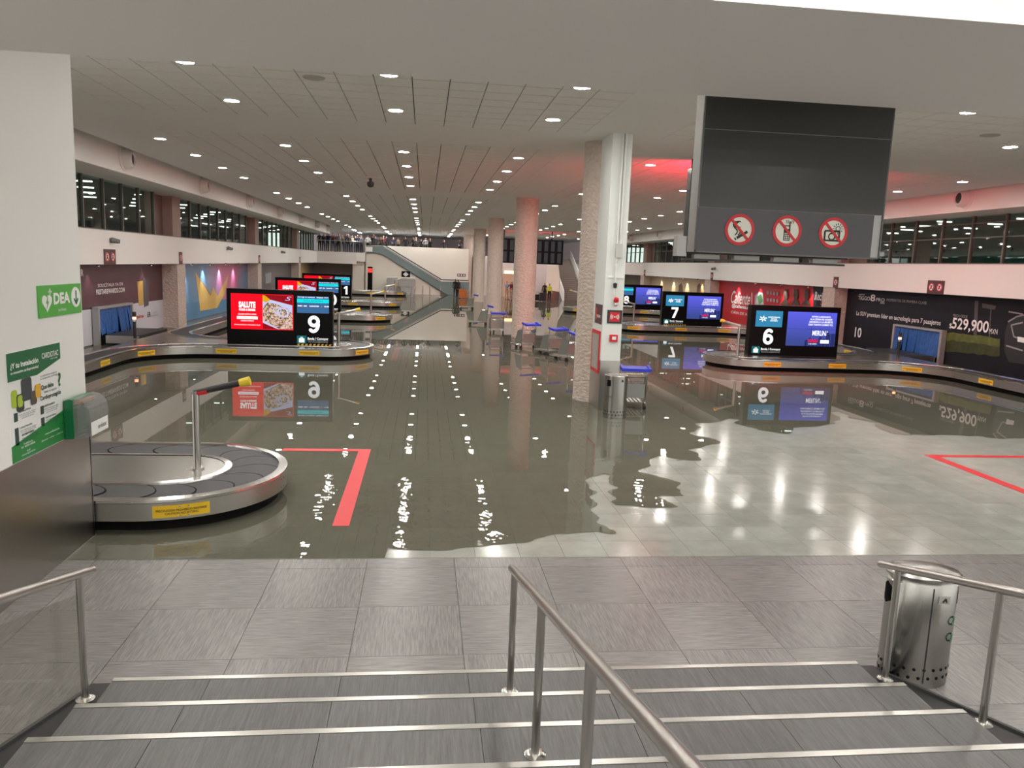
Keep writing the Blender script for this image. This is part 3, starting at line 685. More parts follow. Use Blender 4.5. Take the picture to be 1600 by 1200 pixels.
def star_logo(root, x0, x1, z0, z1):
    cx = x0+(x1-x0)*0.27; cz = (z0+z1)/2; q = MB()
    for a in range(0, 360, 60):
        d = math.radians(a+20); bar2(q, (cx+0.03*math.cos(d), cz+0.03*math.sin(d)), (cx+0.14*math.cos(d), cz+0.10*math.sin(d)), 0.035, -0.008)
    q.build('star_mark', E_WHITE, root)
    w = (x1-x0)*0.45
    text('logo_words', 'AEROPUERTO INTERNACIONAL\nBENITO JU\u00c1REZ\nCIUDAD DE M\u00c9XICO', w, 0.17, E_WHITE, root, (cx+0.18+w/2, -0.009, cz), bold=0.02)
def display(label, side, num, loc, detail=True, blue=True):
    Wd, Ht = 3.30, 1.75
    root = thing('carousel_display', label, 'display', loc, 0)
    MB().box((0, 0, 0), (Wd, 0.32, Ht)).build('cabinet', BLACK, root)
    y = 0.0
    if side < 0:
        ax0, ax1, nx0, nx1 = 0.13, 2.06, 2.17, 3.20
    else:
        ax0, ax1, nx0, nx1 = 1.35, 3.17, 0.12, 1.22
    az0, az1 = (0.47, 1.60) if side < 0 else (0.36, 1.56)
    if side < 0:
        sc = MB(); flat(sc, ax0, az0, ax1, az1, y); scr = sc.build('advert_screen', E_RED, root)
        xm = ax0+0.98
        q = MB(); flat(q, xm, az0+0.02, ax1-0.02, az1-0.02, y-.004); q.build('dark_backdrop', E_DKRED, scr)
        q = MB(); fpoly(q, [(xm, az1-0.14), (xm+0.20, az1-0.16), (ax1-0.03, az1-0.33), (ax1-0.03, az0+0.03), (xm+0.45, az0+0.03), (xm, az0+0.22)], y-.008); q.build('plate_picture', E_LILAC, scr)
        q = MB(); fpoly(q, [(xm, az1-0.42), (xm+0.16, az1-0.26), (xm+0.42, az1-0.30), (ax1-0.16, az1-0.45), (ax1-0.02, az1-0.62), (ax1-0.02, az0+0.03), (xm+0.52, az0+0.03), (xm+0.02, az0+0.30)], y-.012); q.build('food_picture', E_FOOD, scr)
        q = MB(); fpoly(q, [(xm, az1-0.03), (xm+0.08, az1-0.04), (xm+0.24, az1-0.17), (xm+0.12, az1-0.26), (xm, az1-0.22)], y-.016); q.build('chips_picture', E_GOLD, scr)
        q = MB(); ring(q, xm+0.62, az0+0.56, 0.115, 0.15, y-.014, sx=1.2); ring(q, xm+0.45, az0+0.62, 0.08, 0.105, y-.014, sx=1.3); ring(q, xm+0.66, az0+0.60, 0.17, 0.19, y-.014, sx=0.9); q.build('onion_rings', E_LILAC, scr)
        text('advert_title', 'SALUTE', 0.52, 0.20, E_WHITE, scr, (ax0+0.50, y-.009, az1-0.35), bold=0.05)
        text('advert_subtitle', 'FOOD & DRINKS', 0.50, 0.07, E_WHITE, scr, (ax0+0.50, y-.009, az1-0.51), bold=0.04)
        for s_, w_, zz in (('DESCUBRE NUESTROS SABORES', 0.56, -0.65), ('LLEGADAS NACIONALES', 0.40, -0.86), ('DESCARGA EL MEN\u00da DIGITAL Y ORDENA DESDE TU CELULAR', 0.80, -0.985)):
            text('advert_small_print', s_, w_, 0.045, E_WHITE, scr, (ax0+0.50, y-.009, az1+zz))
        q = MB(); flat(q, ax0+0.18, az1-0.81, ax0+0.82, az1-0.72, y-.004); q.build('advert_box', E_WHITE, scr)
        text('advert_box_words', '\u00a1ENCU\u00c9NTRANOS EN LA PUERTA E2!', 0.58, 0.05, E_RED, scr, (ax0+0.50, y-.010, az1-0.765), bold=0.02)
        text('advert_emblem', 'S', 0.20, 0.13, E_LILAC, scr, (ax1-0.15, y-.012, az1-0.12), shear=0.3)
        sc = MB(); flat(sc, nx0+0.01, az1-0.56, nx1-0.02, az1-0.02, y); inf = sc.build('flight_screen', E_BLUE, root)
        q = MB(); flat(q, nx0+0.01, az1-0.23, nx1-0.02, az1-0.11, y-.004); q.build('cyan_row', E_CYAN, inf)
        text('flight_header', 'Entrega de equipaje   Baggage claim', 0.95, 0.05, E_WHITE, inf, ((nx0+nx1)/2, y-.008, az1-0.055))
        text('flight_row', 'AMX  502    CANC\u00daN    -   15:40', 0.98, 0.05, E_WHITE, inf, ((nx0+nx1)/2, y-.008, az1-0.33), bold=0.03)
        text('flight_city', 'Cancun, Quintana Roo', 0.6, 0.05, E_DARK, inf, ((nx0+nx1)/2, y-.010, az1-0.17))
        nzc, nh = 0.68, 0.56
    else:
        sc = MB(); flat(sc, ax0, az0, ax1, az1, y); scr = sc.build('advert_screen', E_PURP, root)
        q = MB()
        for k, (bx_, bw, bh) in enumerate(((0.70, .10, .22), (0.84, .08, .30), (0.95, .12, .18), (1.10, .10, .26), (1.22, .10, .34), (1.34, .12, .28), (1.48, .10, .50), (1.52, .12, .44), (1.66, .14, .46))):
            flat(q, ax0+bx_, az0, min(ax0+bx_+bw, ax1), az0+bh, y-.004-0.0003*k)
        q.build('skyline_picture', E_SKYL, scr)
        tx = ax0+(ax1-ax0)*0.68
        for k, (s_, w_) in enumerate((('EST\u00c1S LLEGANDO', 0.70), ('A LA ZONA EN DONDE', 0.82), ('ADORAN A LA MUERTE', 0.88), ('CASI TANTO COMO YO.', 0.92))):
            text('advert_line', s_, w_, 0.065, E_WHITE, scr, (tx, y-.009, az1-0.15-0.095*k), bold=0.02)
        text('advert_title', 'MERLINA', 0.60, 0.17, E_WHITE, scr, (tx+0.02, y-.009, az0+0.47), bold=0.012)
        q = MB(); flat(q, tx-0.42, az0+0.14, tx-0.06, az0+0.25, y-.008); q.build('pink_logo_box', E_PINK, scr)
        text('advert_box_words', '6 DE AGOSTO', 0.30, 0.05, E_WHITE, scr, (tx-0.24, y-.014, az0+0.085))
        q = MB(); flat(q, tx+0.04, az0+0.11, tx+0.36, az0+0.23, y-.008); q.build('white_logo_box', E_WHITE, scr)
        q = MB(); flat(q, (ax0+ax1)/2-0.004, az0, (ax0+ax1)/2+0.004, az1, y-.004, .0015); flat(q, ax0, (az0+az1)/2-0.003, ax1, (az0+az1)/2+0.003, y-.004, .0015); q.build('panel_seam', E_DARK, scr)
        sc = MB(); flat(sc, nx0+0.06, az1-0.56, nx1-0.06, az1+0.0, y); inf = sc.build('flight_screen', E_SKY if blue else E_BLUE, root)
        if blue: star_logo(inf, nx0+0.06, nx1-0.06, az1-0.56, az1)
        else:
            q = MB(); flat(q, nx0+0.06, az1-0.25, nx1-0.06, az1-0.11, y-.004); q.build('cyan_row', E_CYAN, inf)
        nzc, nh = 0.66, 0.56
    nw = {'9': 0.42, '6': 0.42, '7': 0.42, '8': 0.44, '10': 0.72, '11': 0.55}[num]
    m = MB(); step = 0.42 if len(num) > 1 else 0
    for i_, dg in enumerate(num): digit(m, dg, (nx0+nx1)/2+0.02+(i_-(len(num)-1)/2)*step, nzc, nh, y-.002)
    m.build('belt_number', E_WHITE, root)
    brand_strip(root, nx0+0.0, nx1, 0.06, 0.31)
    m = MB()
    hz0, hz1 = (nx0, nx1+0.08)
    k = 0; x = hz0
    while x < hz1-0.05:
        fpoly(m, [(x, 0.0), (x+0.06, 0.0), (x+0.10, 0.045), (x+0.04, 0.045)], y-.002, .003); x += 0.125
    if side < 0 or not blue or num == '7': m.build('hazard_stripe', YELLOW, root)
    return root
display('wide black display with red advert and the number 9', -1, '9', (-6.22, 25.5, 0.392))
display('black display numbered 10 partly behind the display numbered 9', -1, '10', (-7.6, 41.1, 0.392))
display('farthest red-advert display on the left, partly hidden by nearer ones', -1, '11', (-8.25, 54.2, 0.392))
display('wide black display with violet advert and the number 6', 1, '6', (11.35, 26.0, 0.392))
display('black display with violet advert and the number 7', 1, '7', (12.4, 39.6, 0.392))
display('black display with violet advert and the number 8 beside the white column', 1, '8', (13.7, 54.5, 0.392), blue=False)
# ------------------------------------------------------------------ white service column with its signs
WC = thing('service_column', 'white square service column with steel base and conduits behind the bin', 'column', (4.2, 17.45, 0)); WC['kind'] = 'structure'
def wl_(o): o.location = (-4.2, -17.45, 0); return o
wl_(MB().box((3.98, 17.0, 1.15), (4.42, 18.05, CZ)).build('shaft', mat('cool_white_paint', (0.78, 0.80, 0.78), 0.5), WC))
wl_(MB().box((3.975, 16.995, 0.0), (4.425, 18.05, 1.15)).build('steel_base', STEEL, WC))
for x in (4.20, 4.27):
    wl_(MB().tube((x, 16.975, 3.6 if x > 4.25 else 2.62), (x, 16.975, CZ), 0.022, 8).build('conduit', WHITE, WC))
wl_(MB().box((4.17, 16.93, 3.45), (4.31, 17.0, 3.75)).build('junction_box', mat('box_grey', (0.55, 0.55, 0.52), 0.5), WC))
wl_(MB().box((4.05, 16.98, 3.0), (4.40, 17.0, 3.02)).build('conduit', WHITE, WC))
wl_(MB().lathe([(0.0, -0.06), (0.04, -0.04), (0.045, 0.05), (0.0, 0.07)], (4.2, 16.95, 2.83), 12).build('sensor', BLACKM, WC, smooth=True))
# alarm beacon, call sign, alarm box on the front; hose signs on the side
t = thing('alarm_beacon', 'small red and silver alarm beacon on the white column', 'alarm', (4.24, 17.0, 2.46))
MB().lathe([(0.0, 0.09), (0.05, 0.075), (0.06, 0.02), (0.06, 0.0)], n=14).build('red_dome', REDP, t, (0, -0.05, 0.03), smooth=True).rotation_euler = (0.5, 0, 0)
MB().lathe([(0.055, 0.0), (0.06, -0.05), (0.03, -0.08), (0.0, -0.085)], n=14).build('horn', CHROME, t, (0, -0.05, 0.0), smooth=True)
MB().box((-0.04, -0.05, -0.05), (0.04, 0.0, 0.08)).build('bracket', LGREY, t)
t = thing('alarm_sign', 'dark framed red alarm sign with radiating arcs on the white column', 'sign', (4.24, 17.0, 2.14))
MB().box((-0.17, -0.012, -0.15), (0.17, 0, 0.15)).build('panel', mat('sign_dark', (0.04, 0.035, 0.035), 0.5), t)
m = MB(); flat(m, -0.115, -0.105, 0.115, 0.105, -0.012); m.build('red_field', REDP, t)
m = MB(); fpoly(m, circ(0, 0, 0.018, 12), -0.016)
for r in (0.045, 0.07, 0.095):
    for a in (0, math.pi):
        for k in range(6):
            a0 = a-0.65+1.3*k/6; a1 = a-0.65+1.3*(k+1)/6
            bar2(m, (r*math.cos(a0), r*math.sin(a0)), (r*math.cos(a1), r*math.sin(a1)), 0.012, -0.016)
m.build('arc_symbol', WPRINT, t)
t = thing('fire_alarm_box', 'small red manual fire alarm box on the white column', 'alarm', (4.24, 17.0, 1.66))
MB().box((-0.09, -0.05, -0.08), (0.09, 0, 0.08)).build('body', REDP, t); m = MB(); flat(m, -0.04, -0.03, 0.05, 0.04, -0.05); m.build('plate', WPRINT, t)
t = thing('hose_sign', 'maroon hose sign on the side of the white column', 'sign', (3.98, 17.45, 2.17), -R90)
MB().box((-0.34, -0.012, -0.22), (0.34, 0, 0.22)).build('panel', MAROON, t)
text('sign_lettering', 'HIDRANTE', 0.36, 0.07, WPRINT, t, (0.05, -0.014, -0.05), bold=0.02)
m = MB(); flat(m, -0.26, -0.13, -0.13, 0.13, -0.012); m.build('red_field', REDP, t)
t = thing('hose_cabinet', 'red framed glass hose cabinet on the side of the white column', 'cabinet', (3.98, 17.55, 1.35), -R90)
MB().box((-0.42, -0.02, -0.52), (0.42, 0, 0.44)).build('frame', REDP, t)
m = MB(); flat(m, -0.33, -0.44, 0.33, 0.36, -0.02); m.build('glass', mat('cabinet_glass', (0.35, 0.33, 0.31), 0.15), t)
# ------------------------------------------------------------------ bins
BINST = mat('bin_steel', (0.40, 0.395, 0.37), 0.26, 1.0, bump=(3, 0.05, (30, 30, 1)))
def bin_(label, loc, oval=False, rz=0.0):
    t = thing('litter_bin', label, 'bin', loc, rz)
    if oval:
        r, sx, h = 0.27, 1.0, 0.93; prof = [(0.255, 0.0), (0.27, 0.015), (0.27, h-0.09), (0.255, h-0.075), (0.255, h-0.04)]
    else:
        r, sx, h = 0.25, 1.0, 0.93; prof = [(0.235, 0.0), (0.25, 0.012), (0.25, h)]
    sy = 0.68 if oval else 1.0
    MB().lathe(prof, n=48, sx=sx, sy=sy).build('body', BINST, t, smooth=True)
    if oval: lp = [(0.285, h-0.04), (0.29, h-0.02), (0.27, h), (0.12, h+0.022), (0.0, h+0.025)]
    else: lp = [(0.255, h-0.01), (0.255, h+0.005), (0.235, h+0.01), (0.225, h-0.015), (0.0, h-0.02)]
    MB().lathe(lp, n=48, sx=sx, sy=sy).build('lid', CHROME if not oval else BINST, t, smooth=True)
    hole = MB()
    for row in range(2):
        for k in range(22):
            a = 2*math.pi*(k+0.5*row)/22; c = Vector((r*sx*math.cos(a), r*sy*math.sin(a), 0.09+0.07*row)); nrm = Vector((math.cos(a)/sx, math.sin(a)/sy, 0)).normalized()
            hole.tube(c-nrm*0.004, c+nrm*0.0015, 0.013, 8)
    tag(hole.build('vent_holes', KICK, t), kind='stuff')
    if oval:
        for s in (-1, 1):
            m = MB(); zc_ = h-0.20; pts = []
            for k in range(9):
                a = -0.42+0.84*k/8; pts.append((s*(r+0.003)*math.cos(a), (r*sy+0.004)*math.sin(a)))
            A = [(p[0], p[1], zc_-0.09+0.05*abs(k-4)/4) for k, p in enumerate(pts)]; Bq = [(p[0], p[1], zc_+0.09-0.05*abs(k-4)/4) for k, p in enumerate(pts)]
            m.ribbon(A, Bq).build('opening', KICK, t)
        MB().box((-0.004, -r*sy-0.003, 0.05), (0.004, -r*sy+0.01, h-0.09)).build('door_seam', BLACKM, t)
        m = MB(); m.box((0.045, -r*sy-0.004, h-0.21), (0.13, -r*sy+0.006, h-0.15)); m.build('pictogram_label', mat('label_grey', (0.3, 0.29, 0.27), 0.5), t)
        q = MB(); bar2(q, (0.075, h-0.195), (0.095, h-0.165), 0.012, -r*sy-0.004); bar2(q, (0.095, h-0.165), (0.105, h-0.195), 0.012, -r*sy-0.004); q.build('pictogram', DARKTXT, t)
        for z_ in (0.56, 0.42):
            m = MB()
            for k in range(6):
                a = 2*math.pi*k/6; cx_, cz_ = 0.0, z_
                bar2(m, (0.035*math.cos(a), z_+0.035*math.sin(a)), (0.035*math.cos(a+1), z_+0.035*math.sin(a+1)), 0.012, 0)
            o = m.build('recycling_mark', mat('green_mark', (0.03, 0.14, 0.06), 0.5), t, (0.205, -0.128, 0)); o.rotation_euler = (0, 0, math.radians(50))
    else:
        m = MB(); A = []; Bq = []
        for k in range(7):
            a = math.radians(-152+22*k/6); A.append((0.253*math.cos(a), 0.253*math.sin(a), h-0.22)); Bq.append((0.253*math.cos(a), 0.253*math.sin(a), h-0.09))
        m.ribbon(A, Bq).build('opening', KICK, t)
        text('bin_lettering', 'BASURA', 0.14, 0.035, DARKTXT, t, (-0.19, -0.172, h-0.45), rz=math.radians(-48))
        m = MB(); bar2(m, (-0.02, 0), (0.0, 0.05), 0.014, 0); bar2(m, (0.0, 0.05), (0.02, 0), 0.014, 0); m.build('pictogram', DARKTXT, t, (0.08, -0.243, h-0.12))
    return t
bin_('oval steel recycling bin with side openings beside the stair rail', (4.0, 5.47, 0), True, math.radians(-8))
bin_('round steel litter bin standing in front of the white column', (4.17, 16.25, 0))

# ------------------------------------------------------------------ handrails
def rail(label, x, posts, y_end, hz=0.90, n_ov=0.16):
    t = thing('handrail', label, 'handrail', (x, posts[0][0], posts[0][1]))
    ox, oy, oz = t.location
    for y, z in posts:
        MB().tube((0, y-oy, z-oz), (0, y-oy, z-oz+hz), 0.024, 16).build('post', STEELH, t, smooth=True)
        MB().lathe([(0.062, 0.0), (0.062, 0.008), (0.045, 0.016), (0.026, 0.018)], (0, y-oy, z-oz), 20).build('base_flange', CHROME, t, smooth=True)
    sl = 0.16/0.6; y0, z0 = posts[0]
    a = (0, y0-oy+n_ov, z0-oz+hz+0.012-sl*n_ov); b = (0, y_end-oy, z0-oz+hz+0.012+sl*(y0-y_end))
    MB().tube(a, b, 0.029, 18).build('rail', STEELH, t, smooth=True)
    return t
rail('middle steel handrail with round posts on the stairs', 0.67, [(5.14, 0.16), (3.94, 0.48), (2.74, 0.80), (1.54, 1.12)], 0.3)
rail('right steel handrail above the black stringer beside the oval bin', 3.62, [(5.24, 0.125), (4.22, 0.395), (3.2, 0.66), (2.2, 0.93)], 0.8, n_ov=0.22)
RL = rail('left steel handrail with glass panel beside the poster wall', -2.27, [(5.24, 0.125), (4.0, 0.45), (2.8, 0.77)], 1.2, n_ov=0.20)
m = MB(); m.prism([(-2.36, 5.42, 0.10), (-2.36, 1.5, 1.14), (-2.36, 1.5, 1.80), (-2.36, 5.42, 0.82)], (0.01, 0, 0))
o = m.build('glass_panel', PANELGLASS, RL); o.location = -RL.location

# ------------------------------------------------------------------ first-aid sign, poster and defibrillator on the white wall
t = thing('first_aid_sign', 'green sign reading DEA with heart and arrow on the white wall', 'sign', (-3.67, 8.345, 2.68), R90)
MB().box((-0.465, -0.012, -0.155), (0.465, 0, 0.155)).build('panel', GREEN, t)
text('sign_lettering', 'DEA', 0.36, 0.115, WPRINT, t, (0.02, -0.014, 0.02), bold=0.045)
m = MB()
heart = [(0.10*0.062*16*math.sin(a)**3/1.0, 0.0062*(13*math.cos(a)-5*math.cos(2*a)-2*math.cos(3*a)-math.cos(4*a))) for a in np.linspace(0, 2*math.pi, 40, endpoint=False)]
fpoly(m, [(-0.30+p[0], -0.01+p[1]*0.95) for p in heart], -0.012); flat(m, -0.26, 0.085, -0.20, 0.10, -0.012); flat(m, -0.2375, 0.062, -0.2225, 0.122, -0.012); m.build('heart_symbol', WPRINT, t)
m = MB(); fpoly(m, [(-0.285, 0.045), (-0.325, -0.02), (-0.30, -0.02), (-0.315, -0.07), (-0.27, 0.0), (-0.295, 0.0)], -0.016); m.build('lightning_symbol', GREEN, t)
m = MB(); fpoly(m, circ(0.335, 0.015, 0.105, 28), -0.012); disc = m.build('arrow_disc', WPRINT, t)
m = MB(); flat(m, 0.327, -0.03, 0.343, 0.085, -0.016); bar2(m, (0.335, -0.055), (0.29, 0.0), 0.018, -0.016); bar2(m, (0.335, -0.055), (0.38, 0.0), 0.018, -0.016); m.build('arrow', DKGREEN, disc)
text('sign_small_print', 'cardiotac', 0.17, 0.03, WPRINT, t, (0.02, -0.014, -0.095))
t = thing('notice_poster', 'white and green defibrillator notice poster on the white wall', 'poster', (-3.67, 7.76, 1.255), R90)
PW, PH = 1.02, 1.00
def pp(a, b): return (-PW/2+a*PW, b*PH)
MB().box((-PW/2, -0.008, 0), (PW/2, 0, PH)).build('sheet', mat('poster_white', (0.80, 0.81, 0.80), 0.4), t)
m = MB(); fpoly(m, [pp(0, 1), pp(1, 1), pp(1, .90-.06), pp(.52, .72+.02), pp(0, .745)], -0.008); hd = m.build('green_header', DKGREEN, t)
m = MB(); fpoly(m, [pp(0, 0), pp(1, 0), pp(1, .30), pp(0, .155)], -0.008); ft = m.build('green_footer', mat('mid_green_print', (0.015, 0.22, 0.045), 0.45), t)
def ptxt(s, a, b, w, h, mt, bold=0.0, nm='poster_lettering'): return text(nm, s, w*PW, h*PH, mt, t, (pp(a, b)[0], -0.013, pp(a, b)[1]), bold=bold)
ptxt('\u00bfY tu instalaci\u00f3n', .30, .875, .50, .062, WPRINT, .03); ptxt('se encuentra cardioprotegida?', .30, .815, .50, .035, WPRINT, .02)
ptxt('CARDIOTAC', .79, .905, .33, .055, WPRINT, .01); ptxt('Salva tu vida', .86, .862, .14, .018, WPRINT)
DG = mat('poster_dark', (0.03, 0.06, 0.05), 0.6)
ptxt('La solicitud de instalaci\u00f3n\nno es opcional, conf\u00edrmala', .74, .70, .34, .05, DG); ptxt('Que debe', .70, .60, .25, .055, DG, .03); ptxt('tener el espacio', .76, .55, .26, .035, DG); ptxt('Cardioprotegido', .76, .495, .42, .055, DG, .03)
ptxt('\u00bf', .545, .585, .06, .13, DKGREEN, .03); ptxt('?', .955, .63, .06, .14, DKGREEN, .03)
for a, b, hh in ((.30, .42, 'SE\u00d1AL\u00c9TICA'), (.30, .25+.02, 'CAPACITACI\u00d3N'), (.33, .145+.05, 'MANTENIMIENTO INTEGRAL'), (.76, .385, 'GABINETE ALARMADO'), (.78, .27, 'CAPACITACI\u00d3N CERTIFICADA')):
    ptxt(hh, a-.04, b+.03, .22, .02, DG, .03); ptxt('equipo adecuado para el espacio\ny su correcta ubicaci\u00f3n visible\npara todos los usuarios', a, b-.02, .30, .055, DG)
m = MB()
for a, b in ((.10, .41), (.10, .27), (.10, .19), (.58, .385), (.58, .27)):
    c = pp(a, b); flat(m, c[0]-.03, c[1]-.04, c[0]+.03, c[1]+.04, -0.008); 
m.build('icon', DG, t)
for (a0, b0, a1, b1, mt_) in ((.04, .50, .14, .66, ('unit_lime', (.38, .52, .03))), (.22, .53, .40, .74, ('unit_black', (.05, .06, .07))), (.12, .45, .25, .61, ('unit_dark', (.04, .05, .05))), (.14, .49, .23, .60, ('unit_lime', (.38, .52, .03))), (.46, .52, .56, .65, ('unit_yellow', (.75, .42, .03))), (.37, .47, .48, .60, ('unit_brown', (.10, .08, .06)))):
    m = MB(); p0, p1 = pp(a0, b0), pp(a1, b1); r_ = 0.02
    fpoly(m, [(p0[0]+r_, p0[1]), (p1[0]-r_, p0[1]), (p1[0], p0[1]+r_), (p1[0], p1[1]-r_), (p1[0]-r_, p1[1]), (p0[0]+r_, p1[1]), (p0[0], p1[1]-r_), (p0[0], p0[1]+r_)], -0.009-0.003*a0*10/4); m.build('defibrillator_picture', mat(mt_[0], mt_[1], 0.5), t)
ptxt('Tel\u00e9fono\n55 4000 0000', .28, .125, .25, .045, WPRINT); ptxt('Email\ncontacto@cardiotac', .28, .05, .25, .045, WPRINT); ptxt('www.cardiotac.mx', .75, .14, .30, .02, WPRINT); ptxt('@cardiotac  /  cardiotac  /  cardiotac_mx', .75, .085, .44, .02, WPRINT)
# defibrillator case
t = thing('defibrillator_case', 'green defibrillator case with clear domed cover on the wall corner', 'case', (-3.67, 8.52, 1.25))
prof = [(0.0, 0.0), (0.0, 0.40), (0.05, 0.415), (0.09, 0.41), (0.09, 0.005), (0.06, 0.0)]
m = MB(); m.prism([(p[0]+.012, -0.24, p[1]) for p in prof], (0, 0.48, 0)); m.build('back_shell', GREENBOX, t)
m = MB(); pr = [(0.09, 0.0), (0.20, 0.008), (0.235, 0.03), (0.25, 0.07), (0.25, 0.26), (0.24, 0.32), (0.215, 0.37), (0.175, 0.405), (0.13, 0.418), (0.09, 0.42)]
ya, yb = -0.235, 0.235
A = [(p[0]+.012, ya, p[1]) for p in pr]; Bq = [(p[0]+.012, yb, p[1]) for p in pr]; m.ribbon(A, Bq); n = len(pr); m.add(A, [tuple(range(n))]); m.add(Bq, [tuple(range(n))])
m.build('clear_cover', CLEAR, t)
MB().box((0.11, -0.17, 0.05), (0.20, 0.17, 0.33)).build('device', mat('device_grey', (0.22, 0.23, 0.22), 0.5), t)
MB().box((0.095, -0.20, 0.36), (0.16, 0.18, 0.385)).build('device_handle', mat('handle_orange', (0.55, 0.20, 0.06), 0.5), t)
MB().box((0.262, -0.21, 0.03), (0.266, 0.21, 0.17)).build('cover_label', WPRINT, t)
text('label_lettering', 'cardiotac', 0.22, 0.05, DARKTXT, t, (0.269, 0.05, 0.10), rz=R90)

# ------------------------------------------------------------------ prohibition boards
def no_sign(root, cx, cz, r, kind, y):
    m = MB(); fpoly(m, circ(cx, cz, r*0.98, 36), y); d = m.build('white_disc', mat('sign_cream', (0.78, 0.78, 0.68), 0.5), root)
    m = MB(); ring(m, cx, cz, r*0.80, r, y-.005, .002, 40); m.build('red_ring', REDP, d)
    m = MB()
    if kind == 'smoke':
        a = math.radians(32); c = (cx+r*0.12, cz-r*0.36); u = Vector((math.cos(a), math.sin(a)))
        bar2(m, Vector(c)-u*r*.32, Vector(c)+u*r*.48, r*.17, y-.004); bar2(m, Vector(c)-u*r*.48, Vector(c)-u*r*.40, r*.17, y-.004)
        for s in (0, 1):
            P_ = [(cx-r*.30+s*r*.20+r*.16*math.sin(k*.8), cz-r*.35+k*r*.11) for k in range(9)]
            for p, q in zip(P_[:-1], P_[1:]): bar2(m, p, q, r*.07, y-.004)
        for k in range(10):
            a0 = math.radians(60+k*24); a1 = math.radians(60+(k+1)*24); bar2(m, (cx-r*.1+r*.26*math.cos(a0), cz+r*.33+r*.2*math.sin(a0)), (cx-r*.1+r*.26*math.cos(a1), cz+r*.33+r*.2*math.sin(a1)), r*.08, y-.004)
    elif kind == 'phone':
        flat(m, cx-r*.22, cz-r*.62, cx+r*.22, cz+r*.12, y-.003, .002); bar2(m, (cx-r*.19, cz+r*.1), (cx-r*.19, cz+r*.36), r*.06, y-.003); bar2(m, (cx-r*.22, cz+r*.33), (cx+r*.2, cz+r*.33), r*.06, y-.003); bar2(m, (cx+r*.16, cz+r*.1), (cx+r*.16, cz+r*.62), r*.08, y-.003)
        for s in (-1, 1):
            for k in (1, 2): bar2(m, (cx+r*.16+s*r*.10*k, cz+r*.48), (cx+r*.16+s*r*.13*k, cz+r*.70), r*.035, y-.003)
    else:
        for p, q in (((-.58, -.50), (.42, -.50)), ((-.58, -.50), (-.58, .12)), ((.42, -.50), (.42, .12)), ((-.58, .12), (.42, .12))): bar2(m, (cx+r*p[0], cz+r*p[1]), (cx+r*q[0], cz+r*q[1]), r*.11, y-.004)
        ring(m, cx-r*.08, cz-r*.24, r*.17, r*.26, y-.004, .002, 20); ring(m, cx+r*.30, cz+r*.28, r*.12, r*.17, y-.004, .002, 18)
        for k in range(12):
            a = math.radians(30*k); bar2(m, (cx+r*.30+r*.22*math.cos(a), cz+r*.28+r*.22*math.sin(a)), (cx+r*.30+r*.36*math.cos(a), cz+r*.28+r*.36*math.sin(a)), r*.035, y-.004)
    m.build('pictogram', DARKTXT, d)
    if kind == 'phone':
        m = MB()
        for i in range(3):
            for j in range(4): flat(m, cx-r*.16+i*r*.12, cz-r*.56+j*r*.12, cx-r*.16+i*r*.12+r*.075, cz-r*.56+j*r*.12+r*.07, y-.0055, .001)
        m.build('keypad', mat('sign_cream', (0, 0, 0)), d)
    m = MB(); a = math.radians(-47); u = Vector((math.cos(a), math.sin(a))); c = Vector((cx, cz)); bar2(m, c-u*r*.88, c+u*r*.88, r*.16, y-.008); m.build('red_slash', REDP, d)
SY = 7.0
p00 = ony(1085, 394, SY); p11 = ony(1400, 165, SY)
bx0, bx1, bz0 = p00.x, 4.275, 3.385
t = thing('hanging_signboard', 'big dark hanging signboard with three red prohibition circles', 'sign', (bx0, SY, bz0))
w = bx1-bx0; hgt = 1.75
MB().box((0, 0.012, 0), (w, 0.22, hgt)).build('case', mat('sign_case', (0.34, 0.335, 0.32), 0.4, 0.5), t)
def seg(z0, z1): MB().box((0.012, 0, z0), (w-0.012, 0.012, z1)).build('dark_panel', DGREY, t)
gz = 0.405
seg(gz, gz+0.685); seg(gz+0.69, hgt-0.005)
MB().box((0.008, -0.006, 0.012), (w-0.10, 0.012, gz-0.004)).build('pictogram_panel', mat('pictogram_grey', (0.085, 0.083, 0.088), 0.5), t)
MB().prism([(w-0.10, -0.006, 0.012), (w-0.04, 0.006, 0.012), (w-0.04, 0.006, gz-0.004), (w-0.10, -0.006, gz-0.004)], (0, .006, 0)).build('bent_panel_edge', mat('bare_panel', (0.45, 0.45, 0.44), 0.5), t)
tr = MB(); 
tr.box((0, 0, 0), (0.012, 0.02, hgt)); tr.box((w-0.012, 0, 0), (w, 0.02, hgt)); tr.box((0, 0, 0), (w, 0.02, 0.012)); tr.build('edge_trim', mat('trim_dark_metal', (0.12, 0.12, 0.11), 0.4, 0.5), t)
for u, v, kd in ((1155, 359, 'smoke'), (1229, 361, 'phone'), (1301, 364, 'camera')):
    p = ony(u, v, SY); no_sign(t, p.x-bx0, p.z-bz0, 0.142, kd, -0.006)
for x in (0.35, w-0.35): MB().box((x-0.03, 0.08, hgt), (x+0.03, 0.14, CZ-bz0)).build('hanger', BLACKM, t)
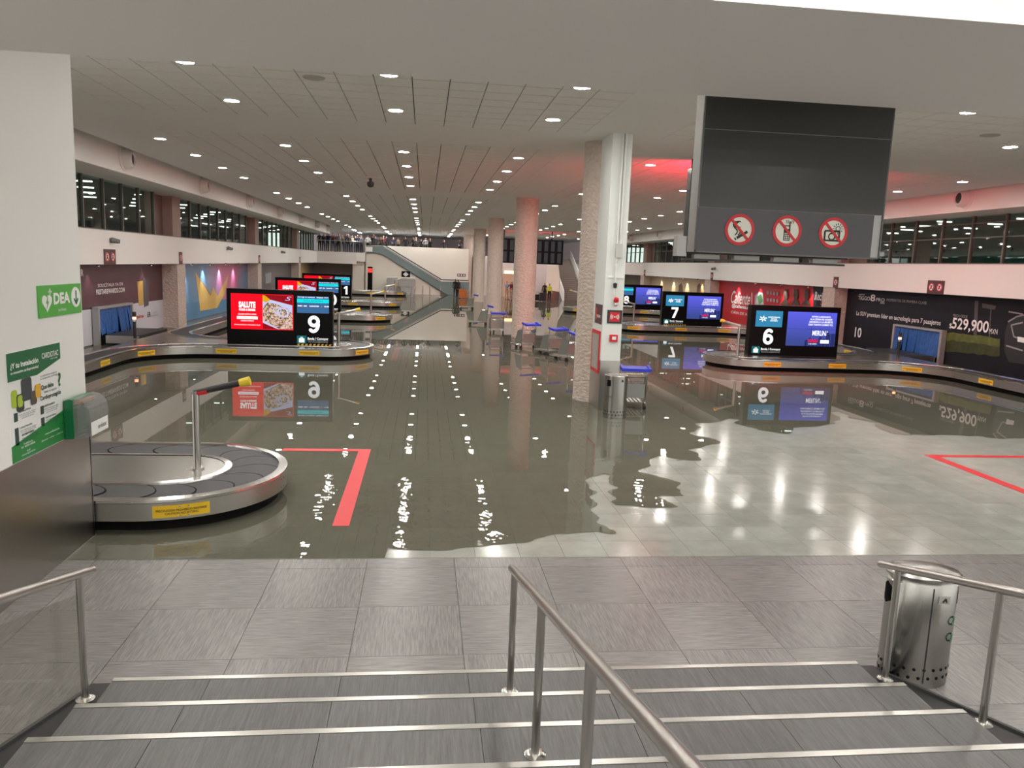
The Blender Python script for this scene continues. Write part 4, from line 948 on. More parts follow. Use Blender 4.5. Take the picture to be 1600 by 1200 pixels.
# second board behind it; its lit red screen faces down the hall
t = thing('hanging_display_board', 'black hanging display board half hidden behind the big signboard', 'display', (6.80, 20.0, 3.50))
MB().box((0, 0, 0.18), (4.5, 0.30, 2.35)).build('cabinet', BLACK, t)
MB().box((-0.03, 0.02, 0.0), (4.45, 0.28, 0.05)).build('lower_frame', BLACKM, t)
for k in range(4): MB().box((0.25+1.1*k, 0.05, 0.05), (0.95+1.1*k, 0.25, 0.18)).build('vent_box', mat('mesh_grey', (0.30, 0.30, 0.28), 0.6), t)
MB().box((-0.25, 0.0, 0.10), (0.02, 0.30, 0.62)).build('side_box', LGREY, t)
m = MB(); m.box((0.08, 0.30, 1.35), (4.42, 0.305, 2.32)); m.build('red_screen', emis('red_screen_light', (1.0, 0.02, 0.05), 25.0), t)
for x in (0.06, 4.4): MB().tube((x, 0.15, 2.35), (x, 0.15, CZ-3.5), 0.025, 8).build('hanger', BLACKM, t)
# ------------------------------------------------------------------ wall adverts (built on the alcove walls)
ADX = -11.0
class Ad:
    def __init__(s, side, name, label, y0, y1, z0, z1, base):
        s.side = side; s.yc = (y0+y1)/2; s.X = S(side, ADX)
        s.t = thing(name, label, 'advert', (s.X, s.yc, z0), R90 if side < 0 else -R90); s.z0 = z0
        MB().box(((y0-y1)/2, -0.02, 0), ((y1-y0)/2, 0.0, z1-z0)).build('panel', base, s.t); s.lay = 0; s.w = y1-y0; s.h = z1-z0
    def px(s, u, v):
        p = onx(u, v, s.X); d = p.y-s.yc
        return (d if s.side < 0 else -d, p.z-s.z0)
    def poly(s, name, pts, mt, pix=True, parent=None):
        s.lay += 1; m = MB(); fpoly(m, [s.px(*p) for p in pts] if pix else pts, -0.02-0.004*s.lay+.004, 0.004); return m.build(name, mt, s.t)
    def text(s, st, a, b, h, mt, bold=0.0, shear=0.0, name='advert_lettering', pix=True):
        s.lay += 0
        A = s.px(*a) if pix else a; Bq = s.px(*b) if pix else b
        x0, x1 = sorted((A[0], Bq[0]))
        return text(name, st, x1-x0, h, mt, s.t, ((x0+x1)/2, -0.026-0.004*s.lay, (A[1]+Bq[1])/2), bold=bold, shear=shear)
P_PLUM = mat('plum_print', (0.085, 0.035, 0.045), 0.35, var=(0.5, 0.3)); P_LAV = mat('lavender_print', (0.60, 0.60, 0.66), 0.4)
P_GOLD = mat('gold_print', (0.55, 0.34, 0.09), 0.4); P_CARD = mat('dark_card_print', (0.08, 0.08, 0.09), 0.4)
a = Ad(-1, 'wall_advert', 'plum and white card advert on the nearest left alcove wall', 19.46, 34.34, 0.05, 2.70, P_PLUM)
a.poly('white_lower_print', [(120, 485+2), (246, 469.5), (247, 516), (240, 560), (120, 600)][:2]+[], P_LAV) if False else None
zz = lambda u, v: a.px(u, v)
l0 = zz(127, 485); l1 = zz(247.5, 469); w2 = a.w/2
sl = (l1[1]-l0[1])/(l1[0]-l0[0])
a.poly('white_lower_print', [(-w2, 0), (w2, 0), (w2, l1[1]+sl*(w2-l1[0])), (-w2, l0[1]+sl*(-w2-l0[0]))], P_LAV, pix=False)
a.poly('gold_card', [(213, 440), (222, 438.5), (223.5, 476), (216, 478)], P_GOLD); a.poly('dark_card', [(222, 434), (232, 433), (231, 477), (224, 480)], P_CARD)
a.text('SOLIC\u00cdTALA YA EN', (151, 446), (190, 442.5), 0.14, WPRINT, .0); a.text('FIESTAREWARDS.COM', (148.5, 457), (193, 452), 0.17, WPRINT, .02)
a.text('R', (124.5, 426), (128.5, 426), 0.22, WPRINT, .03); a.text('ER', (229, 491.5), (234, 491), 0.20, DARKTXT); a.text('FIESTA\nREWARDS', (236, 491), (246, 490), 0.20, mat('grey_print', (.35, .35, .38), .5)); a.text('Fiesta', (207, 495), (223, 494), 0.14, REDP, .02)
def grad_mat(name, stops, axis='X', lo=-7, hi=7):
    m = bpy.data.materials.new(name); m.use_nodes = True; nt = m.node_tree; b = nt.nodes['Principled BSDF']; b.inputs['Roughness'].default_value = 0.35
    tc = nt.nodes.new('ShaderNodeTexCoord'); sp = nt.nodes.new('ShaderNodeSeparateXYZ'); nt.links.new(tc.outputs['Object'], sp.inputs[0])
    n = nt.nodes.new('ShaderNodeTexNoise'); n.inputs['Scale'].default_value = 0.35; nt.links.new(tc.outputs['Object'], n.inputs['Vector'])
    mr = nt.nodes.new('ShaderNodeMapRange'); mr.inputs[1].default_value = lo; mr.inputs[2].default_value = hi; nt.links.new(sp.outputs[axis], mr.inputs[0])
    ad = nt.nodes.new('ShaderNodeMath'); ad.operation = 'MULTIPLY_ADD'; ad.inputs[1].default_value = 0.5; nt.links.new(n.outputs['Fac'], ad.inputs[0]); 
    sb = nt.nodes.new('ShaderNodeMath'); sb.operation = 'SUBTRACT'; sb.inputs[1].default_value = 0.25; nt.links.new(mr.outputs[0], sb.inputs[0]); nt.links.new(sb.outputs[0], ad.inputs[2])
    r = nt.nodes.new('ShaderNodeValToRGB'); nt.links.new(ad.outputs[0], r.inputs[0]); e = r.color_ramp.elements
    e[0].position = stops[0][0]; e[0].color = (*stops[0][1], 1); e[1].position = stops[-1][0]; e[1].color = (*stops[-1][1], 1)
    for p, c in stops[1:-1]: x = e.new(p); x.color = (*c, 1)
    nt.links.new(r.outputs[0], b.inputs['Base Color']); return m
a = Ad(-1, 'wall_advert', 'blue and pink mural with a folded gold crown on the left wall', 35.46, 50.34, 0.05, 2.70, grad_mat('blue_pink_print', [(0.0, (.10, .25, .42)), (.35, (.20, .36, .55)), (.60, (.62, .20, .36)), (.85, (.50, .10, .18)), (1.0, (.12, .20, .34))]))
a.poly('blue_lower_print', [(-7.44, 0), (7.44, 0), (7.44, 0.55), (-7.44, 0.9)], mat('blue_print', (.10, .26, .42), .35), pix=False)
P_GOLD2 = mat('dark_gold_print', (0.36, 0.20, 0.05), 0.4)
a.poly('crown_shade', [(305, 427), (332, 463), (340, 480), (312, 486)], P_GOLD2)
a.poly('gold_crown', [(304, 424), (328, 463), (332, 448), (339, 463), (356, 429), (350, 460), (338, 481), (312, 486)], mat('crown_gold', (.72, .46, .13), .4)); 
a = Ad(-1, 'wall_advert', 'dark grey mural on the third left alcove wall', 51.46, 66.34, 0.05, 2.70, grad_mat('grey_print_mural', [(0, (.06, .055, .06)), (.5, (.16, .14, .15)), (1, (.08, .07, .07))]))
a.poly('pale_patch', [(-3, 1.2), (-1, 1.3), (-1, 2.0), (-3, 1.9)], mat('pale_grey_print', (.30, .29, .31), .5), pix=False)
a = Ad(-1, 'wall_advert', 'brown and gold mural on the farthest left alcove wall', 67.46, 76.8, 0.05, 2.70, grad_mat('brown_gold_print', [(0, (.10, .06, .03)), (.5, (.42, .28, .12)), (1, (.08, .06, .04))], lo=-4, hi=4))
# right wall
P_NIGHT = mat('night_print', (0.013, 0.013, 0.019), 0.45, spec=0.2, var=(0.4, 0.35))
a = Ad(1, 'wall_advert', 'near-black car advert with white price lettering on the right wall', 13.2, 34.34, 0.05, 2.70, P_NIGHT)
P_HEDGE = mat('hedge_print', (0.10, 0.12, 0.018), 0.5, var=(4, 0.85)); P_DIM = mat('dim_print', (.075, .072, .075), .4)
a.poly('pillar_print', [(1524, 470), (1530, 470), (1527, 524), (1522, 524)], P_DIM); a.poly('pillar_print', [(1549, 476), (1551, 476), (1548, 526), (1546, 526)], P_DIM)
a.poly('roof_print', [(1536, 474), (1558, 478), (1556, 484), (1536, 481)], P_DIM)
rh = random.Random(5); top_ = [(1400+8.2*i, 509.5+0.118*8.2*i+rh.uniform(-1.3, 1.3)) for i in range(21)]; mid_ = [(u_, v_+12+rh.uniform(-1.5, 1.5)) for u_, v_ in top_]; low_ = [(u_, 541+0.10*(u_-1400)+rh.uniform(-1.5, 1.5)) for u_, v_ in top_]
a.poly('hedge_print', top_+low_[::-1], mat('hedge_shade_print', (.035, .045, .010), .5, var=(5, .8))); a.poly('hedge_print', top_+mid_[::-1], P_HEDGE)
a.poly('car_body_print', [(1572, 520), (1577, 503), (1590, 494), (1625, 486), (1660, 500), (1660, 578), (1578, 566), (1571, 548)], mat('car_print', (.030, .031, .035), .3))
P_SIL = mat('silver_print', (.30, .30, .32), .4)
for s_, q_ in (((1577, 503), (1590, 495)), ((1590, 495), (1625, 487)), ((1582, 508), (1600, 504)), ((1582, 508), (1586, 526)), ((1586, 526), (1600, 531)), ((1574, 540), (1600, 548)), ((1578, 487), (1600, 491))):
    A_, B_ = Vector(a.px(*s_)), Vector(a.px(*q_)); m = MB(); bar2(m, A_, B_, 0.05, -0.02-0.004*a.lay, .004); m.build('car_outline_print', P_SIL, a.t)
a.lay += 1
a.poly('number_plate_print', [(1592, 526), (1604, 528), (1604, 536), (1592, 534)], WPRINT)
a.text('TIGGO', (1343, 464), (1361, 468), 0.17, WPRINT); a.text('8', (1362, 465), (1369.5, 466), 0.30, WPRINT, .02); a.text('PRO', (1371, 467), (1384, 470), 0.15, WPRINT); a.text('NUEVA', (1344, 459.5), (1353, 461), 0.06, WPRINT); a.text('2025', (1377, 473), (1384, 474), 0.07, WPRINT)
a.text('MOMENTOS DE PRIMERA CLASE', (1387.5, 468), (1450, 474), 0.11, mat('mid_grey_print', (.34, .34, .35), .5))
a.text('La SUV premium l\u00edder en tecnolog\u00eda para 7 pasajeros', (1340, 490.5), (1472, 505.5), 0.25, WPRINT, .008)
a.text('10', (1337.5, 520), (1348, 519), 0.45, WPRINT, .02); a.text('PRECIO DESDE', (1491.5, 493), (1514, 495), 0.10, P_SIL); a.text('$', (1485.5, 509), (1489.5, 510), 0.20, WPRINT); a.text('529,900', (1490, 505), (1547, 514), 0.48, WPRINT, .02); a.text('MXN', (1548, 517), (1561, 519), 0.17, WPRINT)
P_RED = mat('advert_red_print', (.48, .012, .018), .4)
a = Ad(1, 'wall_advert', 'red sports betting mural with white script lettering on the right wall', 35.46, 50.34, 0.05, 2.70, P_RED)
a.text('Caliente', (1143, 464), (1173, 467), 0.80, WPRINT, .01, .35); a.text('@caliente.mx', (1144, 478), (1176, 482), 0.30, WPRINT, .03); a.text('CASA DE APUESTAS', (1143, 488), (1190, 494), 0.16, WPRINT)
a.poly('rule_print', [(1175, 457), (1176, 457), (1175.5, 478), (1174.8, 478)], WPRINT)
P_GR = mat('jersey_green_print', (.05, .16, .06), .5); P_DK = mat('dark_figure_print', (.05, .03, .025), .5)
a.poly('crest_print', [(1180, 462), (1187, 456), (1193, 458), (1194, 476), (1180, 476)], P_SIL); a.poly('crest_print', [(1184, 464), (1190, 459), (1193, 470), (1187, 476)], P_GR)
for k in range(4):
    for j in range(2): a.poly('badge_print', [(1199+k*5.2, 455+11*j+k*.6), (1202+k*5.2, 455+11*j+k*.6), (1202+k*5.2, 460+11*j+k*.6), (1199+k*5.2, 460+11*j+k*.6)], P_SIL)
for u in (1229, 1245, 1262): a.poly('figure_print', [(u-3, 462), (u-2, 452), (u+3, 452), (u+4, 463), (u+2, 468), (u+7, 477), (u-8, 476), (u-2, 468)], P_DK)
a.poly('black_side_print', [(1273, 447), (1310, 450), (1310, 486), (1273, 484)], P_NIGHT); a.text('Recibe de', (1276, 462), (1304, 465), 0.42, WPRINT, .02); a.text('$1,000', (1285, 472), (1310, 476), 0.40, mat('hot_red_print', (.75, .02, .05), .5), .02)
a = Ad(1, 'wall_advert', 'cream and orange photo mural on the third right alcove wall', 51.46, 66.34, 0.05, 2.70, grad_mat('cream_print', [(0, (.46, .33, .20)), (.5, (.62, .50, .34)), (1, (.42, .27, .15))]))
for u in (1063, 1092): a.poly('figure_print', [(u-3, 460), (u-2, 446), (u+2, 442), (u+4, 448), (u+5, 462)], mat('brown_figure_print', (.15, .08, .05), .5))
a.text('Banamex', (1100, 448), (1119, 450), 0.35, mat('orange_print', (.6, .12, .05), .5))
a = Ad(1, 'wall_advert', 'dark olive mural on the farthest right alcove wall', 67.46, 76.8, 0.05, 2.70, grad_mat('olive_print', [(0, (.06, .07, .04)), (.5, (.14, .12, .08)), (1, (.10, .04, .03))], lo=-4, hi=4))

# picture spotlights above the murals
SPOTM = emis('spot_lens', (1.0, 0.95, 0.85), 20.0)
NTH = ['nearest', 'second', 'third', 'fourth']
def spot(side, y, col, power, grp, k=0):
    x = S(side, -10.62)
    t = thing('picture_spotlight', 'small spotlight under the balcony lighting %s, %s from the stairs' % (grp, NTH[k]), 'spotlight', (x, y, 2.73), 0, 'spotlights on %s' % grp)
    MB().lathe([(0.06, 0.0), (0.06, -0.07), (0.045, -0.07)], n=12).build('can', BLACKM, t); MB().lathe([(0.0, -0.072), (0.044, -0.071)], n=12).build('lens', SPOTM, t)
    ld = bpy.data.lights.new('spot', 'SPOT'); ld.energy = power; ld.color = col; ld.spot_size = math.radians(70); ld.spot_blend = 0.7; ld.shadow_soft_size = 0.04
    lo = bpy.data.objects.new('lamp', ld); COL.objects.link(lo); lo.parent = t; lo.location = (0, 0, -0.09)
    d = Vector(((-1 if side < 0 else 1)*0.36, 0, -1)); lo.rotation_euler = d.to_track_quat('-Z', 'Y').to_euler()
for k_, y in enumerate((37.3, 40.4, 43.5, 46.6)): spot(-1, y, (.75, .88, 1.0), 90, 'the gold crown mural', k_)
for k_, y in enumerate((37.5, 40.6, 43.8, 47.0)): spot(1, y, (1, .9, .8), 90, 'the red mural', k_)
for k_, y in enumerate((53.5, 56.7, 59.9, 63.1)): spot(1, y, (1, .82, .55), 110, 'the cream mural', k_)
for k_, y in enumerate((22, 27, 32)): spot(-1, y, (1, .9, .8), 22, 'the plum advert', k_)

# ------------------------------------------------------------------ baggage hatches with strip curtains, lamp posts and feeder belts
CURT = mat('blue_curtain', (0.012, 0.10, 0.36), 0.4, bump=(5, 1.0, (5, 5, 0.6), 0.05), var=(4, 0.5))
def hatch(side, y0, y1, label, lab2, lab3):
    X = S(side, -10.85); w = y1-y0; yc = (y0+y1)/2
    t = thing('baggage_hatch', label, 'hatch', (X, yc, 0.0), R90 if side < 0 else -R90)
    z0, z1 = 0.30, 1.22 if side < 0 else 1.30
    MB().box((-w/2-0.12, -0.10, 0), (-w/2, 0.1, z1)).build('frame', LGREY, t); MB().box((w/2, -0.10, 0), (w/2+0.12, 0.1, z1)).build('frame', LGREY, t); MB().box((-w/2-0.12, -0.10, z1), (w/2+0.12, 0.1, z1+0.08)).build('frame', LGREY, t)
    MB().box((-w/2, 0.02, 0), (w/2, 0.09, z1)).build('dark_opening', KICK, t)
    n = 10
    for k in range(n):
        xa = -w/2+w*k/n; xb = xa+w/n*0.97; r = random.Random(k+int(y0))
        sk = r.uniform(-0.06, 0.10); m = MB(); P_ = []; Q_ = []; d0, d1, e0_, e1_ = r.uniform(0, .14), r.uniform(0, .10), r.uniform(.94, 1), r.uniform(.9, 1)
        for j in range(6):
            f = j/5; P_.append((xa+sk*f*f, -0.02-d0*f, z1-f*(z1-z0)*e0_)); Q_.append((xb+sk*f*f*1.1, -0.02-d1*f, z1-f*(z1-z0)*e1_))
        m.ribbon(P_, Q_).build('curtain_strip', CURT, t, fix=False)
    f = thing('feeder_belt', lab3, 'conveyor', (S(side, -10.1), yc, 0))
    MB().box((-0.50, -w/2, 0.10), (0.58, w/2, 0.36)).build('side_panel', STEEL, f); MB().box((-0.50, -w/2+0.06, 0.36), (0.58, w/2-0.06, 0.375)).build('belt', RUBBER, f)
    lp = onz(211, 528.5, 0.376) if side < 0 else onz(1403, 556, 0.376)
    g = thing('signal_post', lab2, 'signal lamp', lp)
    MB().tube((0, 0, 0), (0, 0, 0.55), 0.05, 12).build('post', BLACKM, g, smooth=True); MB().tube((0, 0, 0.55), (0, 0, 0.62), 0.06, 12).build('clear_ring', CHROME, g)
    MB().tube((0, 0, 0.62), (0, 0, 0.70), 0.055, 12).build('lit_ring', emis('signal_red', (1, .25, .12), 5.0), g); MB().tube((0, 0, 0.70), (0, 0, 0.86), 0.06, 12).build('cap', BLACKM, g)
ly = [onx(u, 510, -10.85).y for u in (152, 203)]; ry = [onx(u, 540, S(1, -10.85)).y for u in (1398, 1470)]
hatch(-1, ly[0], ly[1], 'baggage hatch with blue strip curtain under the plum advert', 'black signal post with lit red ring before the left hatch', 'short feeder belt in front of the left hatch')
hatch(1, ry[1], ry[0], 'baggage hatch with blue strip curtain under the car advert', 'black signal post with lit red ring before the right hatch', 'short feeder belt in front of the right hatch')

# ------------------------------------------------------------------ small signs and cameras on the balcony bands
def band_sign(side, y, label, double=False, z=2.97, w=0.42):
    t = thing('pictogram_sign', label, 'sign', (S(side, -10.30), y, z), R90 if side < 0 else -R90)
    W_ = 0.95 if double else w
    MB().box((-W_/2, -0.02, -0.25), (W_/2, 0, 0.25)).build('panel', MAROON, t)
    for cx in ((-0.23, 0.23) if double else (0,)):
        m = MB(); fpoly(m, circ(cx, 0.0, 0.15, 20), -0.02); d = m.build('disc', WPRINT, t)
        m = MB(); ring(m, cx, 0, 0.115, 0.155, -0.026, .002, 20); bar2(m, (cx-0.10, 0.10), (cx+0.10, -0.10), 0.03, -0.028); m.build('red_ring', REDP, d)
        m = MB(); bar2(m, (cx-0.05, -0.07), (cx+0.03, 0.07), 0.06, -0.024, .002); m.build('pictogram', DARKTXT, d)
Y_ = lambda u, v, s: onx(u, v, S(s, -10.30)).y
band_sign(-1, Y_(171, 400, -1), 'double maroon prohibition sign above the plum advert', True); band_sign(-1, Y_(282, 403, -1), 'small maroon sign above the first left pilaster')
band_sign(-1, 50.5, 'small maroon sign above the second left pilaster'); band_sign(-1, 66.5, 'small maroon sign above the third left pilaster')
band_sign(1, Y_(1462, 452, 1), 'double maroon prohibition sign above the car advert', True); band_sign(1, Y_(1306, 444, 1), 'small maroon sign above the first right pilaster')
band_sign(1, 50.0, 'small maroon sign above the second right pilaster'); band_sign(1, 66.0, 'small maroon sign above the third right pilaster')
def band_cam(side, y, z, label):
    t = thing('security_camera', label, 'camera', (S(side, -10.30), y, z), 0 if side < 0 else math.pi)
    MB().tube((0, 0, 0.03), (0.03, 0, 0.03), 0.06, 10).build('mount', LGREY, t)
    MB().tube((0.03, 0, 0.02), (0.26, 0.08, -0.02), 0.10, 12, 0.07).build('housing', mat('camera_grey', (.20, .20, .20), .4), t, smooth=True)
    MB().tube((0.258, 0.08, -0.02), (0.275, 0.086, -0.023), 0.062, 12).build('lens', BLACK, t)
band_cam(-1, 27.2, 3.50, 'security camera on the left band nearest the poster wall'); band_cam(-1, 42.5, 3.50, 'security camera on the left band above the gold crown'); band_cam(-1, 58, 3.50, 'farthest security camera on the left band'); band_cam(1, 49.5, 3.45, 'security camera on the right band above the red mural')

# ------------------------------------------------------------------ luggage trolleys
def make_trolley():
    t = thing('luggage_trolley', 'x', 'trolley')
    f = MB(); w = 0.30
    for s in (-1, 1):
        f.pipe([(s*w, -0.38, 0.16), (s*w, -0.42, 0.55), (s*w, -0.46, 1.00)], 0.017, 8)
        f.pipe([(s*w, -0.40, 0.17), (s*w*0.9, 0.15, 0.15), (s*w*0.75, 0.55, 0.14)], 0.02, 8)
    f.pipe([(-w, -0.44, 0.75), (w, -0.44, 0.75)], 0.012, 6); f.pipe([(-w*.75, 0.55, 0.14), (w*.75, 0.55, 0.14)], 0.02, 8); f.pipe([(-w, -0.40, 0.30), (w, -0.40, 0.30)], 0.012, 6)
    f.build('frame', CHROME, t, smooth=True)
    p = MB(); p.box((-0.34, -0.76, 0.93), (0.34, -0.71, 1.0)); p.prism([(-0.34, -0.74, 0.93), (-0.34, -0.42, 0.99), (-0.34, -0.42, 1.06), (-0.34, -0.74, 1.0)], (0.06, 0, 0)); p.prism([(0.28, -0.74, 0.93), (0.28, -0.42, 0.99), (0.28, -0.42, 1.06), (0.28, -0.74, 1.0)], (0.06, 0, 0)); p.prism([(-0.28, -0.72, 0.95), (0.28, -0.72, 0.95), (0.28, -0.44, 1.005), (-0.28, -0.44, 1.005)], (0, 0, 0.02)); p.build('handle', BLUE, t)
    for s in (-1, 1): MB().prism([(s*0.31, -0.44, 0.25), (s*0.31, 0.10, 0.22), (s*0.31, -0.10, 0.72), (s*0.31, -0.46, 0.80)], (0.008, 0, 0)).build('side_mesh', mat('trolley_mesh', (.24, .25, .23), .45, .5), t)
    b = MB()
    for k in range(9): x = -0.26+0.52*k/8; b.tube((x, -0.42, 0.62), (x, -0.14, 0.66), 0.006, 5)
    for y, z in ((-0.42, 0.62), (-0.28, 0.64), (-0.14, 0.66), (-0.14, 0.80)): b.tube((-0.27, y, z), (0.27, y, z), 0.007, 5)
    for s in (-1, 1): b.tube((s*0.27, -0.14, 0.66), (s*0.27, -0.14, 0.80), 0.007, 5); b.tube((s*0.27, -0.14, 0.80), (s*0.27, -0.45, 0.84), 0.007, 5)
    b.build('basket', CHROME, t)
    d = MB()
    for k in range(6): d.box((-0.27+0.09*k, -0.40, 0.17), (-0.215+0.09*k, 0.52, 0.185))
    d.build('platform', STEEL, t)
    q = MB(); q.add([(-0.27, -0.43, 0.28), (0.27, -0.43, 0.28), (0.27, -0.435, 0.60), (-0.27, -0.435, 0.60)], [(0, 1, 2, 3)]); q.build('back_panel', mat('trolley_panel', (.33, .34, .32), .35, .6), t)
    for x, y in ((-0.30, -0.36), (0.30, -0.36), (0.0, 0.46)):
        m = MB(); m.tube((x-0.025, y, 0.075), (x+0.025, y, 0.075), 0.075, 14); m.tube((x, y, 0.075), (x, y, 0.16), 0.018, 6); m.build('wheel', BLACKM, t)
    return t
T0 = make_trolley()
spots = [((3.85, 29.9, 0), 25, 'luggage trolley with blue handle left of the pair before the second column'), ((4.55, 28.0, 0), 28, 'luggage trolley with blue handle in the middle before the second column'),
         ((4.90, 26.3, 0), 35, 'luggage trolley with low handle right beside the first column'), ((3.35, 36.2, 0), 5, 'luggage trolley standing alone left of the second column'),
         ((2.9, 41.0, 0), 85, 'luggage trolley seen side-on by the third column'), ((3.05, 55.0, 0), 85, 'farthest luggage trolley by the fourth column'), ((4.85, 17.6, 0), -5, 'luggage trolley half hidden behind the round bin')]
for i, (l, a_, lab) in enumerate(spots):
    o = T0 if i == 0 else copy_tree(T0)
    o.location = l; o.rotation_euler = (0, 0, math.radians(a_)); tag(o, lab, 'trolley', 'luggage trolleys')
# ------------------------------------------------------------------ far end of the hall
CREAM = mat('cream_wall', (0.80, 0.76, 0.68), 0.5, var=(.3, .04))
w = MB(); w.box((-5.9, 78.0, 0), (4.3, 78.3, 4.60)); struct('wall_far', w, CREAM, 'cream wall with a plain parapet at the far end')
w = MB(); w.box((-16.5, 78.3, 3.35), (4.3, 100, 3.83)); struct('floor_gallery', w, LGREY, 'upper gallery floor behind the parapet')
w = MB(); w.box((-16.5, 100, 0), (26, 100.3, 6.6)); struct('wall_back', w, mat('mauve_wall', (.62, .57, .60), .7), 'pale mauve wall at the very back')
w = MB(); w.box((-11.0, 77.0, 3.0), (-5.75, 78.3, 3.83)); w.box((-10.3, 76.9, 2.73), (-6.6, 77.2, 3.83)); struct('balcony_band_far', w, PINKWHITE, 'white end of the left balcony under the crowd')
w = MB(); w.box((-7.0, 77.6, 0), (-5.9, 78.3, 3.4)); w.box((-11.0, 79.5, 0), (-7, 79.8, 3.0), 1); struct('wall_far_left', w, [CREAM, mat('taupe_wall', (.22, .19, .17), .7)], 'low walls under the far balcony')
# glass balustrade
t = thing('glass_balustrade', 'glass balustrade with steel posts in front of the crowd', 'balustrade', (-8.0, 77.15, 3.83))
for k in range(5): MB().tube((-2.25+1.12*k, 0, 0), (-2.25+1.12*k, 0, 1.05), 0.03, 8).build('post', STEELH, t)
MB().tube((-2.3, 0, 1.05), (2.3, 0, 1.05), 0.03, 8).build('rail', STEELH, t)
for k in range(4): MB().box((-2.2+1.12*k, -0.005, 0.06), (-1.18+1.12*k, 0.005, 1.0)).build('pane', PANELGLASS, t)
# escalator against the cream wall
e0, e1 = ony(548, 384, 77.4), ony(598, 384, 77.4); e2, e3 = ony(690, 440, 77.4), ony(732, 444, 77.4)
t = thing('escalator', 'grey-teal escalator descending along the cream wall', 'escalator', (1.5, 77.2, 0))
def ep(u, v): p = ony(u, v, 77.2); return (p.x-1.5, 0, p.z)
side_ = [ep(572, 384), (ep(598, 384)), ep(690, 440), ep(733, 441), (ep(733, 441)[0], 0, 0.02), (ep(700, 460)[0], 0, 0.02), ep(600, 399), ep(588, 395), ep(572, 395)]
MB().prism(side_, (0, 0.75, 0)).build('side_panel', TEAL, t)
hr = [ep(572, 383), ep(600, 382.5), ep(690, 437), ep(732, 438.5)]
MB().pipe(hr, 0.05, 8).build('handrail', BLACKM, t)
MB().prism([ep(600, 384.5), ep(690, 439), ep(690, 441.5), ep(600, 387)], (0, -0.02, 0)).build('skirt_trim', mat('escalator_trim', (.35, .38, .38), .4, .4), t)
m = MB(); m.box((ep(572, 385)[0], -0.03, ep(572, 393)[2]), (ep(582, 385)[0], 0, ep(572, 385.5)[2])); m.build('sign_panel', WPRINT, t)
w = MB(); q = [ony(572, 396, 77.5), ony(590, 396, 77.5), ony(602, 401, 77.5), ony(688, 456, 77.5)]; w.prism([q[0], q[1], q[2], q[3], (q[3].x, 77.5, 0), (q[0].x, 77.5, 0)], (0, 0.4, 0)); struct('wall_escalator', w, CREAM, 'cream spandrel wall under the escalator')
# security machines, kiosk and signs in front of it
for i, (u0, u1, lab) in enumerate(((604, 622, 'left grey rounded screening machine below the escalator'), (624, 649, 'right grey rounded screening machine below the escalator'))):
    a_, b_ = ony(u0, 458, 76.3), ony(u1, 458, 76.3); ww = b_.x-a_.x
    t = thing('screening_machine', lab, 'machine', ((a_.x+b_.x)/2, 76.3, 0), 0, 'screening machines'); 
    h1, h0 = 1.55, 0.75; m = MB(); m.prism([(-ww/2+.1, -.4, h0), (ww/2-.1, -.4, h0), (ww/2, -.4, h0+.12), (ww/2, -.4, h1-.12), (ww/2-.1, -.4, h1), (-ww/2+.1, -.4, h1), (-ww/2, -.4, h1-.12), (-ww/2, -.4, h0+.12)], (0, .8, 0)); m.build('hood', mat('machine_grey', (.36, .36, .35), .5), t)
    MB().box((-ww/2+.15, -.35, 0), (ww/2-.15, .35, h0)).build('pedestal', LGREY, t); MB().box((-ww/2, -.41, h1), (ww/2, .4, h1+.10)).build('top_shelf', WHITE, t)
a_ = ony(578, 455, 75); t = thing('info_kiosk', 'tall black information kiosk with red header', 'kiosk', (a_.x, 75.0, 0)); MB().box((-.22, -.12, 0), (.22, .12, 2.55)).build('body', BLACK, t); MB().box((-.20, -.13, 2.0), (.20, -.12, 2.40)).build('header', emis('kiosk_red', (.8, .05, .04), 1), t)
a_ = ony(634, 431, 77.45); t = thing('wall_sign', 'black sign with white diamond pictogram under the escalator', 'sign', (a_.x, 77.48, a_.z)); MB().box((-.42, -.03, -.45), (.42, 0, .45)).build('panel', BLACK, t); m = MB(); fpoly(m, [(0, .38), (.28, .15), (0, -.08), (-.28, .15)], -.03); flat(m, -.36, -.2, .36, -.16, -.03); m.build('diamond', WPRINT, t); text('sign_lettering', 'ADUANA', .6, .12, WPRINT, t, (0, -.04, -.32))
a_ = ony(721, 430, 77.95); t = thing('wall_sign', 'maroon sign of three squares on the cream wall', 'sign', (a_.x, 78.0, a_.z)); MB().box((-.42, -.03, -.14), (.42, 0, .14)).build('panel', MAROON, t); m = MB(); [flat(m, -.33+.26*k, -.08, -.19+.26*k, .08, -.03) for k in range(3)]; m.build('squares', WPRINT, t)
t = thing('steel_counter', 'low stainless counter below the far balcony', 'counter', (-8.2, 78.9, 0)); MB().box((-1.2, -.4, 0), (1.2, .4, 1.15)).build('body', STEEL, t); MB().box((-1.25, -.45, 1.15), (1.25, .45, 1.2)).build('top', CHROME, t)
for i, u in enumerate((640, 660, 672, 690)):
    a_ = onz(u, 468+i*0.3, 0); t = thing('barrier_post', 'slim steel queue barrier post below the escalator', 'post', (a_.x, 72.5, 0), 0, 'queue barrier posts'); MB().tube((0, 0, 0.02), (0, 0, 1.0), .035, 8).build('pole', STEELH, t); MB().lathe([(.18, 0), (.17, .02), (.03, .03)], n=14).build('foot', STEELH, t)
